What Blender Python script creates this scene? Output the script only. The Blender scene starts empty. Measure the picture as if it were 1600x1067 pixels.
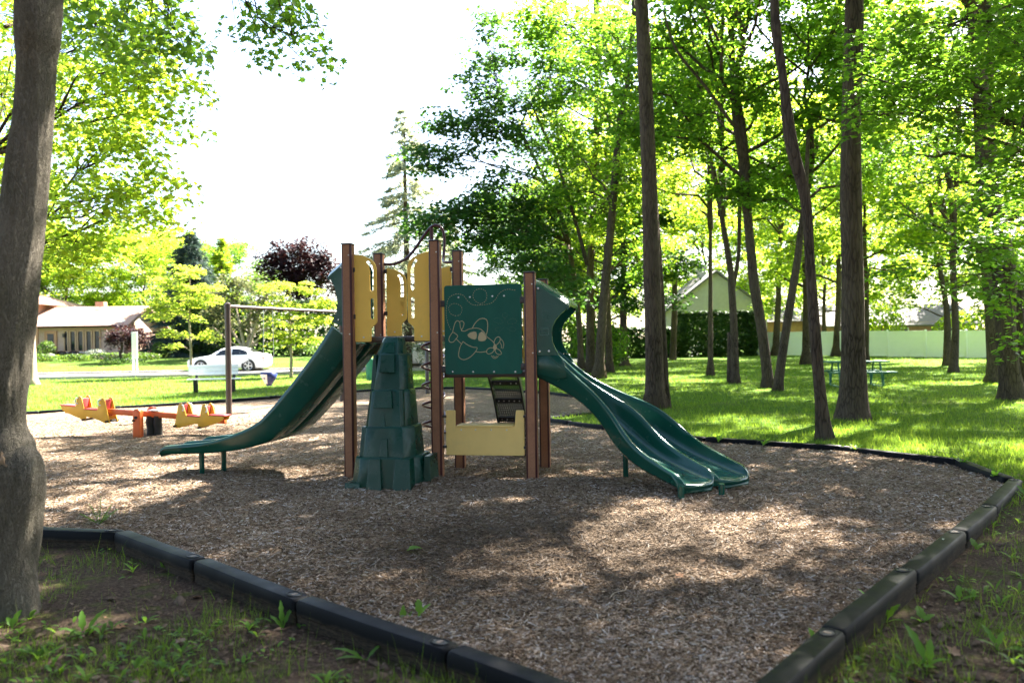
import bpy, bmesh, math, random
import numpy as np
from mathutils import Vector, Matrix, noise
from mathutils.geometry import delaunay_2d_cdt

random.seed(7)
RNG = np.random.default_rng(7)
R = math.radians
SC = bpy.context.scene
COL = SC.collection

# ------------------------------------------------------------------ camera, sky, sun, exposure
cam_data = bpy.data.cameras.new('camera')
cam = bpy.data.objects.new('camera', cam_data)
COL.objects.link(cam)
cam_data.sensor_width = 36.0
cam_data.lens = 28.0
cam_data.clip_start = 0.05
cam_data.clip_end = 2000.0
cam.matrix_world = (Matrix.Translation((0, 0, 1.5)) @ Matrix.Rotation(R(90.07), 4, 'X') @ Matrix.Rotation(R(-0.85), 4, 'Z'))
cam_data.dof.use_dof = True
cam_data.dof.focus_distance = 9.0
cam_data.dof.aperture_fstop = 1.7
SC.camera = cam

SUN_EL, SUN_AZ = 47.0, 41.0          # azimuth measured from +Y towards +X
world = bpy.data.worlds.new('World')
SC.world = world
world.use_nodes = True
wn = world.node_tree
wn.nodes.clear()
sky = wn.nodes.new('ShaderNodeTexSky')
sky.sky_type = 'NISHITA'
sky.sun_disc = False
sky.sun_elevation = R(SUN_EL)
sky.sun_rotation = R(SUN_AZ)
sky.air_density = 1.0
sky.dust_density = 2.0
sky.ozone_density = 1.0
bg = wn.nodes.new('ShaderNodeBackground')
bg.inputs['Strength'].default_value = 0.05
wo = wn.nodes.new('ShaderNodeOutputWorld')
wn.links.new(sky.outputs[0], bg.inputs[0])
wn.links.new(bg.outputs[0], wo.inputs[0])

sun_data = bpy.data.lights.new('sun', 'SUN')
sun_data.energy = 5.0
sun_data.angle = R(0.53)
sun_data.color = (1.0, 0.94, 0.84)
sun = bpy.data.objects.new('sun', sun_data)
COL.objects.link(sun)
sdir = Vector((math.sin(R(SUN_AZ)) * math.cos(R(SUN_EL)), math.cos(R(SUN_AZ)) * math.cos(R(SUN_EL)), math.sin(R(SUN_EL))))
sun.rotation_euler = sdir.to_track_quat('Z', 'Y').to_euler()
sun.location = (20, 25, 40)

vs = SC.view_settings
SC.display_settings.display_device = 'sRGB'
vs.view_transform = 'Standard'
vs.look = 'None'
vs.gamma = 1.0
vs.exposure = 3.68
vs.use_curve_mapping = False
SC.cycles.max_bounces = 8
SC.cycles.diffuse_bounces = 4
SC.cycles.transmission_bounces = 6
SC.cycles.transparent_max_bounces = 6

# ------------------------------------------------------------------ helpers
def tag(o, label=None, cat=None, group=None, kind=None):
    if label: o['label'] = label
    if cat: o['category'] = cat
    if group: o['group'] = group
    if kind: o['kind'] = kind
    return o

def empty(name, loc=(0, 0, 0), label=None, cat=None, group=None, rz=0.0):
    o = bpy.data.objects.new(name, None)
    o.empty_display_size = 0.2
    COL.objects.link(o)
    o.location = loc
    o.rotation_euler = (0, 0, rz)
    return tag(o, label, cat, group)

def link_mesh(name, me, parent=None, loc=None, rot=None, scale=None):
    o = bpy.data.objects.new(name, me)
    COL.objects.link(o)
    if parent is not None: o.parent = parent
    if loc is not None: o.location = loc
    if rot is not None: o.rotation_euler = rot
    if scale is not None: o.scale = scale
    return o

class MB:
    """collects vertices and faces, then links them as one mesh object"""
    def __init__(self): self.v = []; self.f = []; self.mi = []; self.cm = 0
    def add(self, vs, fs):
        b = len(self.v)
        self.v += [tuple(p) for p in vs]
        self.f += [tuple(i + b for i in f) for f in fs]
        self.mi += [self.cm] * len(fs)
        return self
    def box(self, c, s, rz=0.0, rx=0.0, ry=0.0, M=None):
        hx, hy, hz = s[0] / 2, s[1] / 2, s[2] / 2
        P = [Vector((x, y, z)) for x in (-hx, hx) for y in (-hy, hy) for z in (-hz, hz)]
        if M is None:
            M = Matrix.Rotation(rz, 3, 'Z') @ Matrix.Rotation(ry, 3, 'Y') @ Matrix.Rotation(rx, 3, 'X')
        P = [M @ p + Vector(c) for p in P]
        return self.add(P, [(0, 1, 3, 2), (4, 6, 7, 5), (0, 4, 5, 1), (2, 3, 7, 6), (0, 2, 6, 4), (1, 5, 7, 3)])
    def tube(self, pts, rad, n=8, caps=True, flat=None):
        pts = [Vector(p) for p in pts]
        m = len(pts)
        if not hasattr(rad, '__len__'): rad = [rad] * m
        up = None
        vs_ = []
        for i, p in enumerate(pts):
            t = (pts[min(i + 1, m - 1)] - pts[max(i - 1, 0)])
            if t.length < 1e-9: t = Vector((0, 0, 1))
            t.normalize()
            if up is None:
                a = Vector((1, 0, 0)) if abs(t.x) < 0.8 else Vector((0, 1, 0))
                up = (a - t * a.dot(t)).normalized()
            else:
                up = (up - t * up.dot(t))
                if up.length < 1e-6: up = t.orthogonal()
                up.normalize()
            s = t.cross(up)
            for k in range(n):
                an = 2 * math.pi * k / n
                vs_.append(p + (up * math.cos(an) + s * math.sin(an)) * rad[i])
        fs = []
        for i in range(m - 1):
            for k in range(n):
                a = i * n + k; b = i * n + (k + 1) % n
                fs.append((a, b, b + n, a + n))
        if caps:
            fs.append(tuple(range(n - 1, -1, -1)))
            fs.append(tuple((m - 1) * n + k for k in range(n)))
        return self.add(vs_, fs)
    def cyl(self, a, b, r, n=12, r2=None): return self.tube([a, b], [r, r if r2 is None else r2], n)
    def prism(self, poly, fn, d0, d1):
        """poly: list of 2-D points; fn(u, w, d) -> 3-D point; solid between d0 and d1"""
        n = len(poly)
        vs_ = [fn(u, w, d0) for u, w in poly] + [fn(u, w, d1) for u, w in poly]
        fs = [tuple(range(n)), tuple(range(2 * n - 1, n - 1, -1))]
        for i in range(n):
            j = (i + 1) % n
            fs.append((i, i + n, j + n, j))
        return self.add(vs_, fs)
    def loft(self, rings, closed=True, caps=True):
        n = len(rings[0]); vs_ = [p for r in rings for p in r]; fs = []
        for i in range(len(rings) - 1):
            for k in range(n if closed else n - 1):
                a = i * n + k; b = i * n + (k + 1) % n
                fs.append((a, b, b + n, a + n))
        if caps:
            fs.append(tuple(range(n - 1, -1, -1)))
            fs.append(tuple((len(rings) - 1) * n + k for k in range(n)))
        return self.add(vs_, fs)
    def mesh(self, name, mats, smooth=False, bevel=0.0, seg=2, auto=None):
        me = bpy.data.meshes.new(name)
        me.from_pydata([tuple(p) for p in self.v], [], self.f)
        if not isinstance(mats, (list, tuple)): mats = [mats]
        for m in mats: me.materials.append(m)
        me.polygons.foreach_set('material_index', self.mi)
        bm = bmesh.new(); bm.from_mesh(me)
        bmesh.ops.recalc_face_normals(bm, faces=bm.faces[:])
        if bevel > 0:
            es = [e for e in bm.edges if e.is_manifold and e.calc_face_angle(0) > 0.5]
            bmesh.ops.bevel(bm, geom=es, offset=bevel, segments=seg, affect='EDGES', profile=0.5, clamp_overlap=True)
        if auto is not None:
            for f in bm.faces: f.smooth = True
            for e in bm.edges:
                e.smooth = not (e.is_manifold and e.calc_face_angle(0) > auto)
        elif smooth or bevel > 0:
            for f in bm.faces: f.smooth = True
            if bevel > 0:
                for e in bm.edges: e.smooth = not (e.is_manifold and e.calc_face_angle(0) > 0.9)
        bm.to_mesh(me); bm.free()
        return me
    def build(self, name, mats, parent=None, loc=None, rot=None, **kw):
        return link_mesh(name, self.mesh(name, mats, **kw), parent, loc, rot)

def np_mesh(name, V, F, mat, smooth=False):
    V = np.asarray(V, np.float32).reshape(-1, 3)
    F = np.asarray(F, np.int32)
    me = bpy.data.meshes.new(name)
    m, k = F.shape
    me.vertices.add(len(V)); me.vertices.foreach_set('co', V.ravel())
    me.loops.add(m * k); me.loops.foreach_set('vertex_index', F.ravel())
    me.polygons.add(m); me.polygons.foreach_set('loop_start', np.arange(0, m * k, k, dtype=np.int32))
    try: me.polygons.foreach_set('loop_total', np.full(m, k, np.int32))
    except Exception: pass
    if smooth: me.polygons.foreach_set('use_smooth', np.ones(m, bool))
    me.materials.append(mat)
    me.update(calc_edges=True)
    return me

def inpoly(x, y, poly):
    x = np.asarray(x); y = np.asarray(y)
    c = np.zeros(x.shape, bool)
    n = len(poly)
    for i in range(n):
        x1, y1 = poly[i]; x2, y2 = poly[(i + 1) % n]
        cond = ((y1 > y) != (y2 > y))
        with np.errstate(divide='ignore', invalid='ignore'):
            xi = (x2 - x1) * (y - y1) / ((y2 - y1) if y2 != y1 else 1e-9) + x1
        c ^= cond & (x < xi)
    return c

def segdist(x, y, poly, closed=True):
    d = np.full(np.shape(x), 1e9)
    n = len(poly)
    for i in range(n if closed else n - 1):
        ax, ay = poly[i]; bx, by = poly[(i + 1) % n]
        L = (bx - ax) ** 2 + (by - ay) ** 2 + 1e-12
        t = np.clip(((x - ax) * (bx - ax) + (y - ay) * (by - ay)) / L, 0, 1)
        d = np.minimum(d, np.hypot(x - ax - t * (bx - ax), y - ay - t * (by - ay)))
    return d

def crom(P, k=4):
    """Catmull-Rom through points (any dimension)"""
    P = [np.array(p, float) for p in P]
    P = [2 * P[0] - P[1]] + P + [2 * P[-1] - P[-2]]
    out = []
    for i in range(1, len(P) - 2):
        for j in range(k):
            t = j / k
            out.append(0.5 * ((2 * P[i]) + (P[i + 1] - P[i - 1]) * t + (2 * P[i - 1] - 5 * P[i] + 4 * P[i + 1] - P[i + 2]) * t * t
                              + (3 * P[i] - P[i - 1] - 3 * P[i + 1] + P[i + 2]) * t ** 3))
    out.append(P[-2])
    return out

def sstep(a, b, x):
    t = np.clip((np.asarray(x, float) - a) / (b - a), 0, 1)
    return t * t * (3 - 2 * t)

# ------------------------------------------------------------------ materials
class NT:
    def __init__(self, name):
        self.m = bpy.data.materials.new(name)
        self.m.use_nodes = True
        self.t = self.m.node_tree
        self.t.nodes.clear()
        self.out = self.n('ShaderNodeOutputMaterial')
    def n(self, typ, **kw):
        nd = self.t.nodes.new(typ)
        for k, v in kw.items():
            if k in nd.inputs: nd.inputs[k].default_value = v
            else: setattr(nd, k, v)
        return nd
    def l(self, a, b): self.t.links.new(a, b)
    def coord(self, scale=(1, 1, 1), src='Object'):
        c = self.n('ShaderNodeTexCoord'); mp = self.n('ShaderNodeMapping')
        mp.inputs['Scale'].default_value = scale
        self.l(c.outputs[src], mp.inputs[0])
        return mp.outputs[0]
    def noise(self, vec, scale, detail=3, rough=0.55):
        x = self.n('ShaderNodeTexNoise')
        x.inputs['Scale'].default_value = scale; x.inputs['Detail'].default_value = detail; x.inputs['Roughness'].default_value = rough
        self.l(vec, x.inputs['Vector'])
        return x.outputs['Fac']
    def ramp(self, fac, stops):
        r = self.n('ShaderNodeValToRGB')
        e = r.color_ramp.elements
        while len(e) < len(stops): e.new(0.5)
        for el, (p, c) in zip(e, stops):
            el.position = p; el.color = (c[0], c[1], c[2], 1) if hasattr(c, '__len__') else (c, c, c, 1)
        self.l(fac, r.inputs[0])
        return r.outputs[0]
    def mix(self, fac, a, b):
        x = self.n('ShaderNodeMix', data_type='RGBA')
        for sock, val in ((x.inputs[0], fac), (x.inputs[6], a), (x.inputs[7], b)):
            if hasattr(val, 'is_linked') or hasattr(val, 'links'): self.l(val, sock)
            elif hasattr(val, '__len__'): sock.default_value = (val[0], val[1], val[2], 1)
            else: sock.default_value = val
        return x.outputs[2]
    def math(self, op, a, b=0.0, clamp=False):
        x = self.n('ShaderNodeMath', operation=op, use_clamp=clamp)
        for sock, val in ((x.inputs[0], a), (x.inputs[1], b)):
            if hasattr(val, 'links'): self.l(val, sock)
            else: sock.default_value = val
        return x.outputs[0]
    def bump(self, h, strength=0.3, dist=0.02):
        b = self.n('ShaderNodeBump')
        b.inputs['Strength'].default_value = strength; b.inputs['Distance'].default_value = dist
        self.l(h, b.inputs['Height'])
        return b.outputs[0]
    def principled(self, color, rough=0.5, spec=0.5, metal=0.0, normal=None, coat=0.0):
        p = self.n('ShaderNodeBsdfPrincipled')
        for sock, val in ((p.inputs['Base Color'], color), (p.inputs['Roughness'], rough)):
            if hasattr(val, 'links'): self.l(val, sock)
            elif hasattr(val, '__len__'): sock.default_value = (val[0], val[1], val[2], 1)
            else: sock.default_value = val
        p.inputs['Specular IOR Level'].default_value = spec
        p.inputs['Metallic'].default_value = metal
        p.inputs['Coat Weight'].default_value = coat
        if normal is not None: self.l(normal, p.inputs['Normal'])
        return p.outputs[0]
    def done(self, sh):
        self.l(sh, self.out.inputs[0]); return self.m

def simple(name, c, rough=0.5, var=0.15, scale=6.0, spec=0.5, metal=0.0, bump=0.0, bscale=60.0, stretch=(1, 1, 1), dirt=None, dirt_amt=0.0, dscale=3.0, coat=0.0):
    k = NT(name)
    v = k.coord(stretch)
    n1 = k.noise(v, scale, 4)
    lo = tuple(max(0, x * (1 - var)) for x in c); hi = tuple(min(1, x * (1 + var)) for x in c)
    col = k.ramp(n1, [(0.3, lo), (0.7, hi)])
    if dirt:
        n2 = k.noise(v, dscale, 6, 0.65)
        f = k.ramp(n2, [(0.5, 0.0), (0.72, dirt_amt)])
        col = k.mix(f, col, dirt)
    rr = k.ramp(k.noise(v, scale * 2.3, 3), [(0.3, max(0.02, rough - 0.08)), (0.7, min(1, rough + 0.1))])
    nm = k.bump(k.noise(v, bscale, 3), bump, 0.004) if bump > 0 else None
    return k.done(k.principled(col, rr, spec, metal, nm, coat))

def leafmat(name, base, trans, fac=0.45, var=0.48, rough=0.5, spec=0.18):
    k = NT(name)
    g = k.n('ShaderNodeNewGeometry')
    rnd = g.outputs['Random Per Island']
    def sh(c, f): return tuple(min(1, x * f) for x in c)
    warm = (1.25, 1.0, 0.8)
    c1 = k.ramp(rnd, [(0.0, sh(base, 1 - var)), (0.6, base), (1.0, tuple(min(1, x * (1 + var) * w) for x, w in zip(base, warm)))])
    c2 = k.ramp(rnd, [(0.0, sh(trans, 1 - var * 0.7)), (0.6, trans), (1.0, tuple(min(1, x * (1 + var * 0.5) * w) for x, w in zip(trans, warm)))])
    p = k.principled(c1, rough, spec)
    tr = k.n('ShaderNodeBsdfTranslucent'); k.l(c2, tr.inputs[0])
    ms = k.n('ShaderNodeMixShader'); ms.inputs[0].default_value = fac
    k.l(p, ms.inputs[1]); k.l(tr.outputs[0], ms.inputs[2])
    return k.done(ms.outputs[0])

def barkmat(name, c1, c2, scale=9.0, stretch=0.18, bump=0.9, green=None, vw=0.6):
    k = NT(name)
    v = k.coord((1, 1, stretch))
    n1 = k.noise(v, scale * 3, 6, 0.65)
    vor = k.n('ShaderNodeTexVoronoi', feature='DISTANCE_TO_EDGE'); vor.inputs['Scale'].default_value = scale * 2.2
    nz = k.n('ShaderNodeTexNoise'); nz.inputs['Scale'].default_value = scale; nz.inputs['Detail'].default_value = 4
    k.l(v, nz.inputs['Vector'])
    mv = k.n('ShaderNodeVectorMath', operation='ADD'); sc = k.n('ShaderNodeVectorMath', operation='SCALE'); sc.inputs['Scale'].default_value = 0.12
    k.l(nz.outputs['Color'], sc.inputs[0]); k.l(v, mv.inputs[0]); k.l(sc.outputs[0], mv.inputs[1]); k.l(mv.outputs[0], vor.inputs['Vector'])
    ridge = k.ramp(vor.outputs['Distance'], [(0.0, 0.0), (0.16, 1.0)])
    hgt = k.math('ADD', k.math('MULTIPLY', ridge, vw), k.math('MULTIPLY', n1, 1.2 - vw))
    col = k.ramp(hgt, [(0.2, c1), (0.85, c2)])
    big = k.noise(k.coord((1, 1, 0.6)), 1.7, 4)
    col = k.mix(k.ramp(big, [(0.35, 0.0), (0.7, 0.5)]), col, tuple(x * 1.7 for x in c2))
    if green:
        gn = k.noise(k.coord((1, 1, 0.7)), 2.6, 5)
        col = k.mix(k.ramp(gn, [(0.45, 0.0), (0.7, 0.55)]), col, green)
    return k.done(k.principled(col, 0.95, 0.05, 0, k.bump(hgt, bump, 0.02)))

M = {}
M['green'] = simple('green_plastic', (0.0035, 0.060, 0.043), 0.20, 0.10, 3, 0.4, bump=0.015, bscale=140, dirt=(0.05, 0.06, 0.045), dirt_amt=0.16)
M['green_matte'] = simple('green_board', (0.004, 0.082, 0.056), 0.45, 0.10, 9, 0.25, bump=0.10, bscale=260, stretch=(1, 1, 0.3), dirt=(0.04, 0.08, 0.06), dirt_amt=0.25)
M['tower_green'] = simple('tower_green_plastic', (0.002, 0.040, 0.026), 0.30, 0.14, 4, 0.35, bump=0.05, bscale=90, dirt=(0.04, 0.04, 0.028), dirt_amt=0.2)
M['yellow'] = simple('yellow_board', (0.80, 0.47, 0.085), 0.5, 0.06, 3, 0.25, bump=0.05, bscale=300, dirt=(0.30, 0.2, 0.08), dirt_amt=0.3)
M['pale_yellow'] = simple('pale_yellow_board', (0.80, 0.55, 0.19), 0.55, 0.06, 3, 0.25, bump=0.05, bscale=300, dirt=(0.34, 0.25, 0.12), dirt_amt=0.35)
M['tan_line'] = simple('tan_inlay', (0.42, 0.33, 0.18), 0.6, 0.08, 8)
M['brown'] = simple('brown_composite', (0.305, 0.145, 0.082), 0.7, 0.22, 170, 0.15, bump=0.08, bscale=400, dirt=(0.12, 0.07, 0.05), dirt_amt=0.5, dscale=4)
M['maroon'] = simple('maroon_metal', (0.055, 0.013, 0.016), 0.35, 0.12, 5, 0.35)
M['dark_brown'] = simple('dark_brown_metal', (0.045, 0.028, 0.024), 0.38, 0.15, 5, 0.5)
M['cap'] = simple('post_cap', (0.035, 0.024, 0.024), 0.4, 0.1, 5)
M['black_mesh'] = simple('black_coated_steel', (0.012, 0.012, 0.013), 0.4, 0.2, 6)
M['bolt'] = simple('bolt_steel', (0.62, 0.60, 0.56), 0.3, 0.05, 5, metal=0.85)
M['black_rubber'] = simple('black_rubber', (0.014, 0.014, 0.014), 0.7, 0.2, 9)
M['orange'] = simple('orange_paint', (0.62, 0.11, 0.02), 0.42, 0.1, 5, dirt=(0.3, 0.1, 0.04), dirt_amt=0.4)
M['seesaw_yellow'] = simple('seesaw_yellow_board', (0.66, 0.36, 0.03), 0.5, 0.08, 4, dirt=(0.35, 0.2, 0.05), dirt_amt=0.35)
M['red'] = simple('red_board', (0.38, 0.03, 0.03), 0.5, 0.1, 4)
M['white'] = simple('white_plastic', (0.78, 0.78, 0.76), 0.45, 0.04, 4, dirt=(0.5, 0.5, 0.45), dirt_amt=0.25)
M['white_paint'] = simple('white_paint', (0.80, 0.79, 0.75), 0.5, 0.05, 6, stretch=(1, 1, 1), dirt=(0.5, 0.5, 0.44), dirt_amt=0.3)
M['car_white'] = simple('white_car_paint', (0.80, 0.80, 0.80), 0.22, 0.01, 2, 0.5, coat=0.6)
M['glass'] = simple('dark_glass', (0.012, 0.015, 0.018), 0.06, 0.1, 2, 0.6)
M['tyre'] = simple('tyre_rubber', (0.018, 0.018, 0.018), 0.8, 0.1, 20)
M['alloy'] = simple('wheel_alloy', (0.55, 0.55, 0.56), 0.3, 0.05, 5, metal=0.7)
M['lamp_red'] = simple('tail_lamp_red', (0.5, 0.02, 0.02), 0.2, 0.05, 5)
M['lamp_clear'] = simple('head_lamp_clear', (0.6, 0.6, 0.62), 0.12, 0.05, 5)
M['blue'] = simple('blue_plastic', (0.015, 0.03, 0.15), 0.4, 0.1, 5)
M['chain'] = simple('chain_steel', (0.35, 0.35, 0.35), 0.4, 0.1, 20, metal=0.8)
M['table_green'] = simple('green_planks', (0.03, 0.14, 0.09), 0.6, 0.15, 10, dirt=(0.09, 0.11, 0.08), dirt_amt=0.4)
M['bin_green'] = simple('green_barrel', (0.02, 0.16, 0.09), 0.5, 0.1, 6)
M['fence'] = simple('white_vinyl', (0.82, 0.82, 0.78), 0.4, 0.03, 1.2, dirt=(0.5, 0.55, 0.42), dirt_amt=0.3, dscale=1.2)
M['stucco'] = simple('beige_stucco', (0.34, 0.31, 0.26), 0.9, 0.07, 3, bump=0.2, bscale=40)
M['roof'] = simple('pale_shingle', (0.30, 0.185, 0.13), 0.9, 0.18, 7, bump=0.3, bscale=12, stretch=(1, 1, 4))
M['roof_grey'] = simple('grey_shingle', (0.11, 0.10, 0.095), 0.9, 0.18, 7, bump=0.3, bscale=12, stretch=(1, 1, 4))
M['wood'] = simple('stained_wood', (0.40, 0.19, 0.09), 0.6, 0.15, 8)
M['window_wood'] = simple('window_frame_wood', (0.42, 0.25, 0.13), 0.55, 0.1, 8)
M['trim'] = simple('pale_trim', (0.6, 0.52, 0.42), 0.6, 0.05, 8)

def brickmat(name, a, b, mort):
    k = NT(name)
    c = k.n('ShaderNodeTexCoord'); sp = k.n('ShaderNodeSeparateXYZ'); cb = k.n('ShaderNodeCombineXYZ')
    k.l(c.outputs['Object'], sp.inputs[0])
    k.l(k.math('ADD', sp.outputs['X'], sp.outputs['Y']), cb.inputs['X']); k.l(sp.outputs['Z'], cb.inputs['Y'])
    br = k.n('ShaderNodeTexBrick')
    br.inputs['Color1'].default_value = (*a, 1); br.inputs['Color2'].default_value = (*b, 1); br.inputs['Mortar'].default_value = (*mort, 1)
    br.inputs['Scale'].default_value = 1.0; br.inputs['Brick Width'].default_value = 0.24; br.inputs['Row Height'].default_value = 0.085
    br.inputs['Mortar Size'].default_value = 0.012
    k.l(cb.outputs[0], br.inputs['Vector'])
    nz = k.noise(c.outputs['Object'], 1.5, 4)
    col = k.mix(k.ramp(nz, [(0.3, 0.0), (0.8, 0.35)]), br.outputs['Color'], tuple(x * 0.6 for x in a))
    return k.done(k.principled(col, 0.9, 0.2, 0, k.bump(br.outputs['Fac'], -0.4, 0.01)))
M['brick'] = brickmat('tan_brick', (0.48, 0.29, 0.20), (0.40, 0.235, 0.16), (0.50, 0.40, 0.32))
M['brick_red'] = brickmat('orange_brick', (0.45, 0.2, 0.11), (0.38, 0.16, 0.09), (0.45, 0.36, 0.28))

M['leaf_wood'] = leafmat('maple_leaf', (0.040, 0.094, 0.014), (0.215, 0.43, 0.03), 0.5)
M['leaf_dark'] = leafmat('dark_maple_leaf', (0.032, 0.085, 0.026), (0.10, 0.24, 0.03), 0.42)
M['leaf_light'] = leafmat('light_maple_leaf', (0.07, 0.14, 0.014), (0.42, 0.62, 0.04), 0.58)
M['leaf_low_bounce'] = leafmat('low_bounce_grove_leaf', (0.035, 0.05, 0.024), (0.05, 0.075, 0.025), 0.3)  # darkened leaf colour so the unseen added trees bounce little green light
M['crumb'] = simple('soil_crumb', (0.10, 0.072, 0.052), 0.95, 0.5, 30, 0.05)
M['leaf_gold'] = leafmat('locust_leaf', (0.16, 0.26, 0.02), (0.48, 0.62, 0.06), 0.5)
M['leaf_purple'] = leafmat('purple_leaf', (0.030, 0.014, 0.017), (0.055, 0.018, 0.018), 0.28)
M['leaf_olive'] = leafmat('grey_green_leaf', (0.10, 0.12, 0.06), (0.17, 0.2, 0.07), 0.4)
M['leaf_bush'] = leafmat('shrub_leaf', (0.05, 0.10, 0.02), (0.16, 0.28, 0.03), 0.35)
M['leaf_hedge'] = leafmat('hedge_leaf', (0.028, 0.065, 0.017), (0.08, 0.16, 0.025), 0.3)
M['needle_blue'] = leafmat('blue_spruce_needle', (0.055, 0.095, 0.085), (0.06, 0.10, 0.07), 0.25)
M['needle'] = leafmat('larch_needle', (0.20, 0.23, 0.16), (0.36, 0.42, 0.25), 0.5)
M['grass'] = leafmat('grass_blade', (0.075, 0.145, 0.018), (0.24, 0.40, 0.035), 0.42, var=0.45)
M['weed'] = leafmat('weed_leaf', (0.07, 0.17, 0.02), (0.28, 0.50, 0.04), 0.48)
M['dry_leaf'] = leafmat('dry_leaf', (0.17, 0.11, 0.07), (0.12, 0.06, 0.03), 0.2, var=0.5)
M['flower_white'] = leafmat('white_flower', (0.6, 0.62, 0.5), (0.5, 0.55, 0.4), 0.3)
M['bark'] = barkmat('maple_bark', (0.019, 0.014, 0.011), (0.078, 0.058, 0.043), 9, 0.16, 0.9)
M['bark_near'] = barkmat('near_maple_bark', (0.032, 0.028, 0.022), (0.215, 0.188, 0.150), 34, 0.2, 1.0, green=(0.062, 0.065, 0.036), vw=0.35)
M['bark_pale'] = barkmat('pale_bark', (0.12, 0.09, 0.065), (0.30, 0.24, 0.18), 9, 0.3, 0.5)
M['bark_wound'] = simple('bare_wood', (0.20, 0.14, 0.09), 0.9, 0.45, 26, 0.05, bump=0.5, bscale=40, stretch=(1, 1, 0.15), dirt=(0.04, 0.032, 0.024), dirt_amt=0.9, dscale=16)
M['bark_moss'] = simple('mossy_bark', (0.048, 0.042, 0.024), 0.95, 0.5, 22, 0.04, bump=0.8, bscale=50, dirt=(0.02, 0.016, 0.01), dirt_amt=0.8, dscale=12)
M['moss_earth'] = simple('earth_moss', (0.05, 0.08, 0.015), 1.0, 0.3, 20)
# ------------------------------------------------------------------ ground, chip bed, road
RUN_FRONT = [(-9.6, 9.3), (-7.4, 8.2), (-6.25, 7.55), (-5.1, 6.95), (-4.15, 6.5), (-3.094, 6.268), (-2.125, 5.396), (-1.207, 4.538), (-0.293, 3.757), (0.62, 2.95)]
RUN_SIDE = [(0.76, 2.96), (1.56, 3.934), (2.419, 4.914), (3.292, 5.906), (4.03, 6.766), (4.977, 7.922)]
RUN_LAWN = [(4.99, 8.03), (5.21, 9.28), (4.35, 10.57), (3.45, 11.25), (2.83, 11.73), (2.15, 12.62), (1.58, 13.53), (1.02, 14.40), (0.567, 15.20)]
RUN_WEDGE = [(0.60, 15.32), (1.593, 16.203), (2.5, 16.9), (2.6, 18.2), (2.2, 20.0), (1.561, 21.881), (0.911, 23.191)]
RUN_BACK = [(0.80, 23.3), (-0.35, 24.9), (-1.709, 26.244), (-2.95, 26.3), (-4.226, 26.1), (-5.519, 24.431), (-6.95, 22.7), (-8.476, 21.041), (-9.8, 19.9), (-11.16, 18.729), (-12.6, 17.5)]
POLY = RUN_FRONT + RUN_SIDE + RUN_LAWN + RUN_WEDGE + RUN_BACK + [(-13.4, 15.5), (-12.3, 12.0)]

def zground(x, y):
    x = np.asarray(x, float); y = np.asarray(y, float)
    z = -0.075 + 0.095 * sstep(6.0, 11.0, y + 0.35 * x * (x > 0))
    left = 1 - sstep(-12, 4, x)
    z = z + left * 0.68 * sstep(49, 61, y) + (1 - left) * 0.20 * sstep(48, 62, y) + 0.5 * sstep(66, 95, y)
    return z

def fbm(x, y, s, seed=0.0):
    return np.array([noise.fractal(Vector((a * s + seed, b * s - seed, seed)), 1.0, 2.0, 4) for a, b in zip(x, y)])

def cdt(poly, pts, keep_inside):
    n = len(poly)
    vs2 = [Vector(p) for p in poly] + [Vector(p) for p in pts]
    ed = [(i, (i + 1) % n) for i in range(n)]
    ov, oe, of, _, _, _ = delaunay_2d_cdt(vs2, ed, [], 0, 1e-5)
    V = np.array([(v.x, v.y) for v in ov]); F = np.array([f for f in of if len(f) == 3])
    c = V[F].mean(1)
    ins = inpoly(c[:, 0], c[:, 1], poly)
    F = F[ins] if keep_inside else F[~ins]
    a = V[F]
    ar = np.cross(a[:, 1] - a[:, 0], a[:, 2] - a[:, 0])
    F[ar < 0] = F[ar < 0][:, ::-1]
    return V, F

def axis(segs):
    out = []
    for a, b, st in segs: out += list(np.arange(a, b, st))
    return np.array(out)
gx = axis([(-420, -120, 60), (-120, -40, 8), (-40, -16, 2.0), (-16, -6, 0.6), (-6, 8, 0.22), (8, 20, 0.6), (20, 60, 3.0), (60, 120, 10), (120, 421, 60)])
gy = axis([(-40, -4, 6), (-4, 1.5, 1.0), (1.5, 9, 0.22), (9, 28, 0.6), (28, 72, 2.0), (72, 130, 8), (130, 700, 70)])
X, Y = np.meshgrid(gx, gy); X = X.ravel(); Y = Y.ravel()
X = X + RNG.normal(0, 0.03, X.shape); Y = Y + RNG.normal(0, 0.03, Y.shape)
d = segdist(X, Y, POLY)
ok = (~inpoly(X, Y, POLY)) & (d > 0.06)
V, F = cdt(POLY, list(zip(X[ok], Y[ok])), False)
Z = zground(V[:, 0], V[:, 1])
nearm = (V[:, 1] < 30) & (np.abs(V[:, 0]) < 30)
rel = np.zeros(len(V)); rel[nearm] = fbm(V[nearm, 0], V[nearm, 1], 1.6, 3.1) * 0.035
dd = segdist(V[:, 0], V[:, 1], POLY)
Z = Z + rel * sstep(0.05, 0.6, dd)

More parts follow.
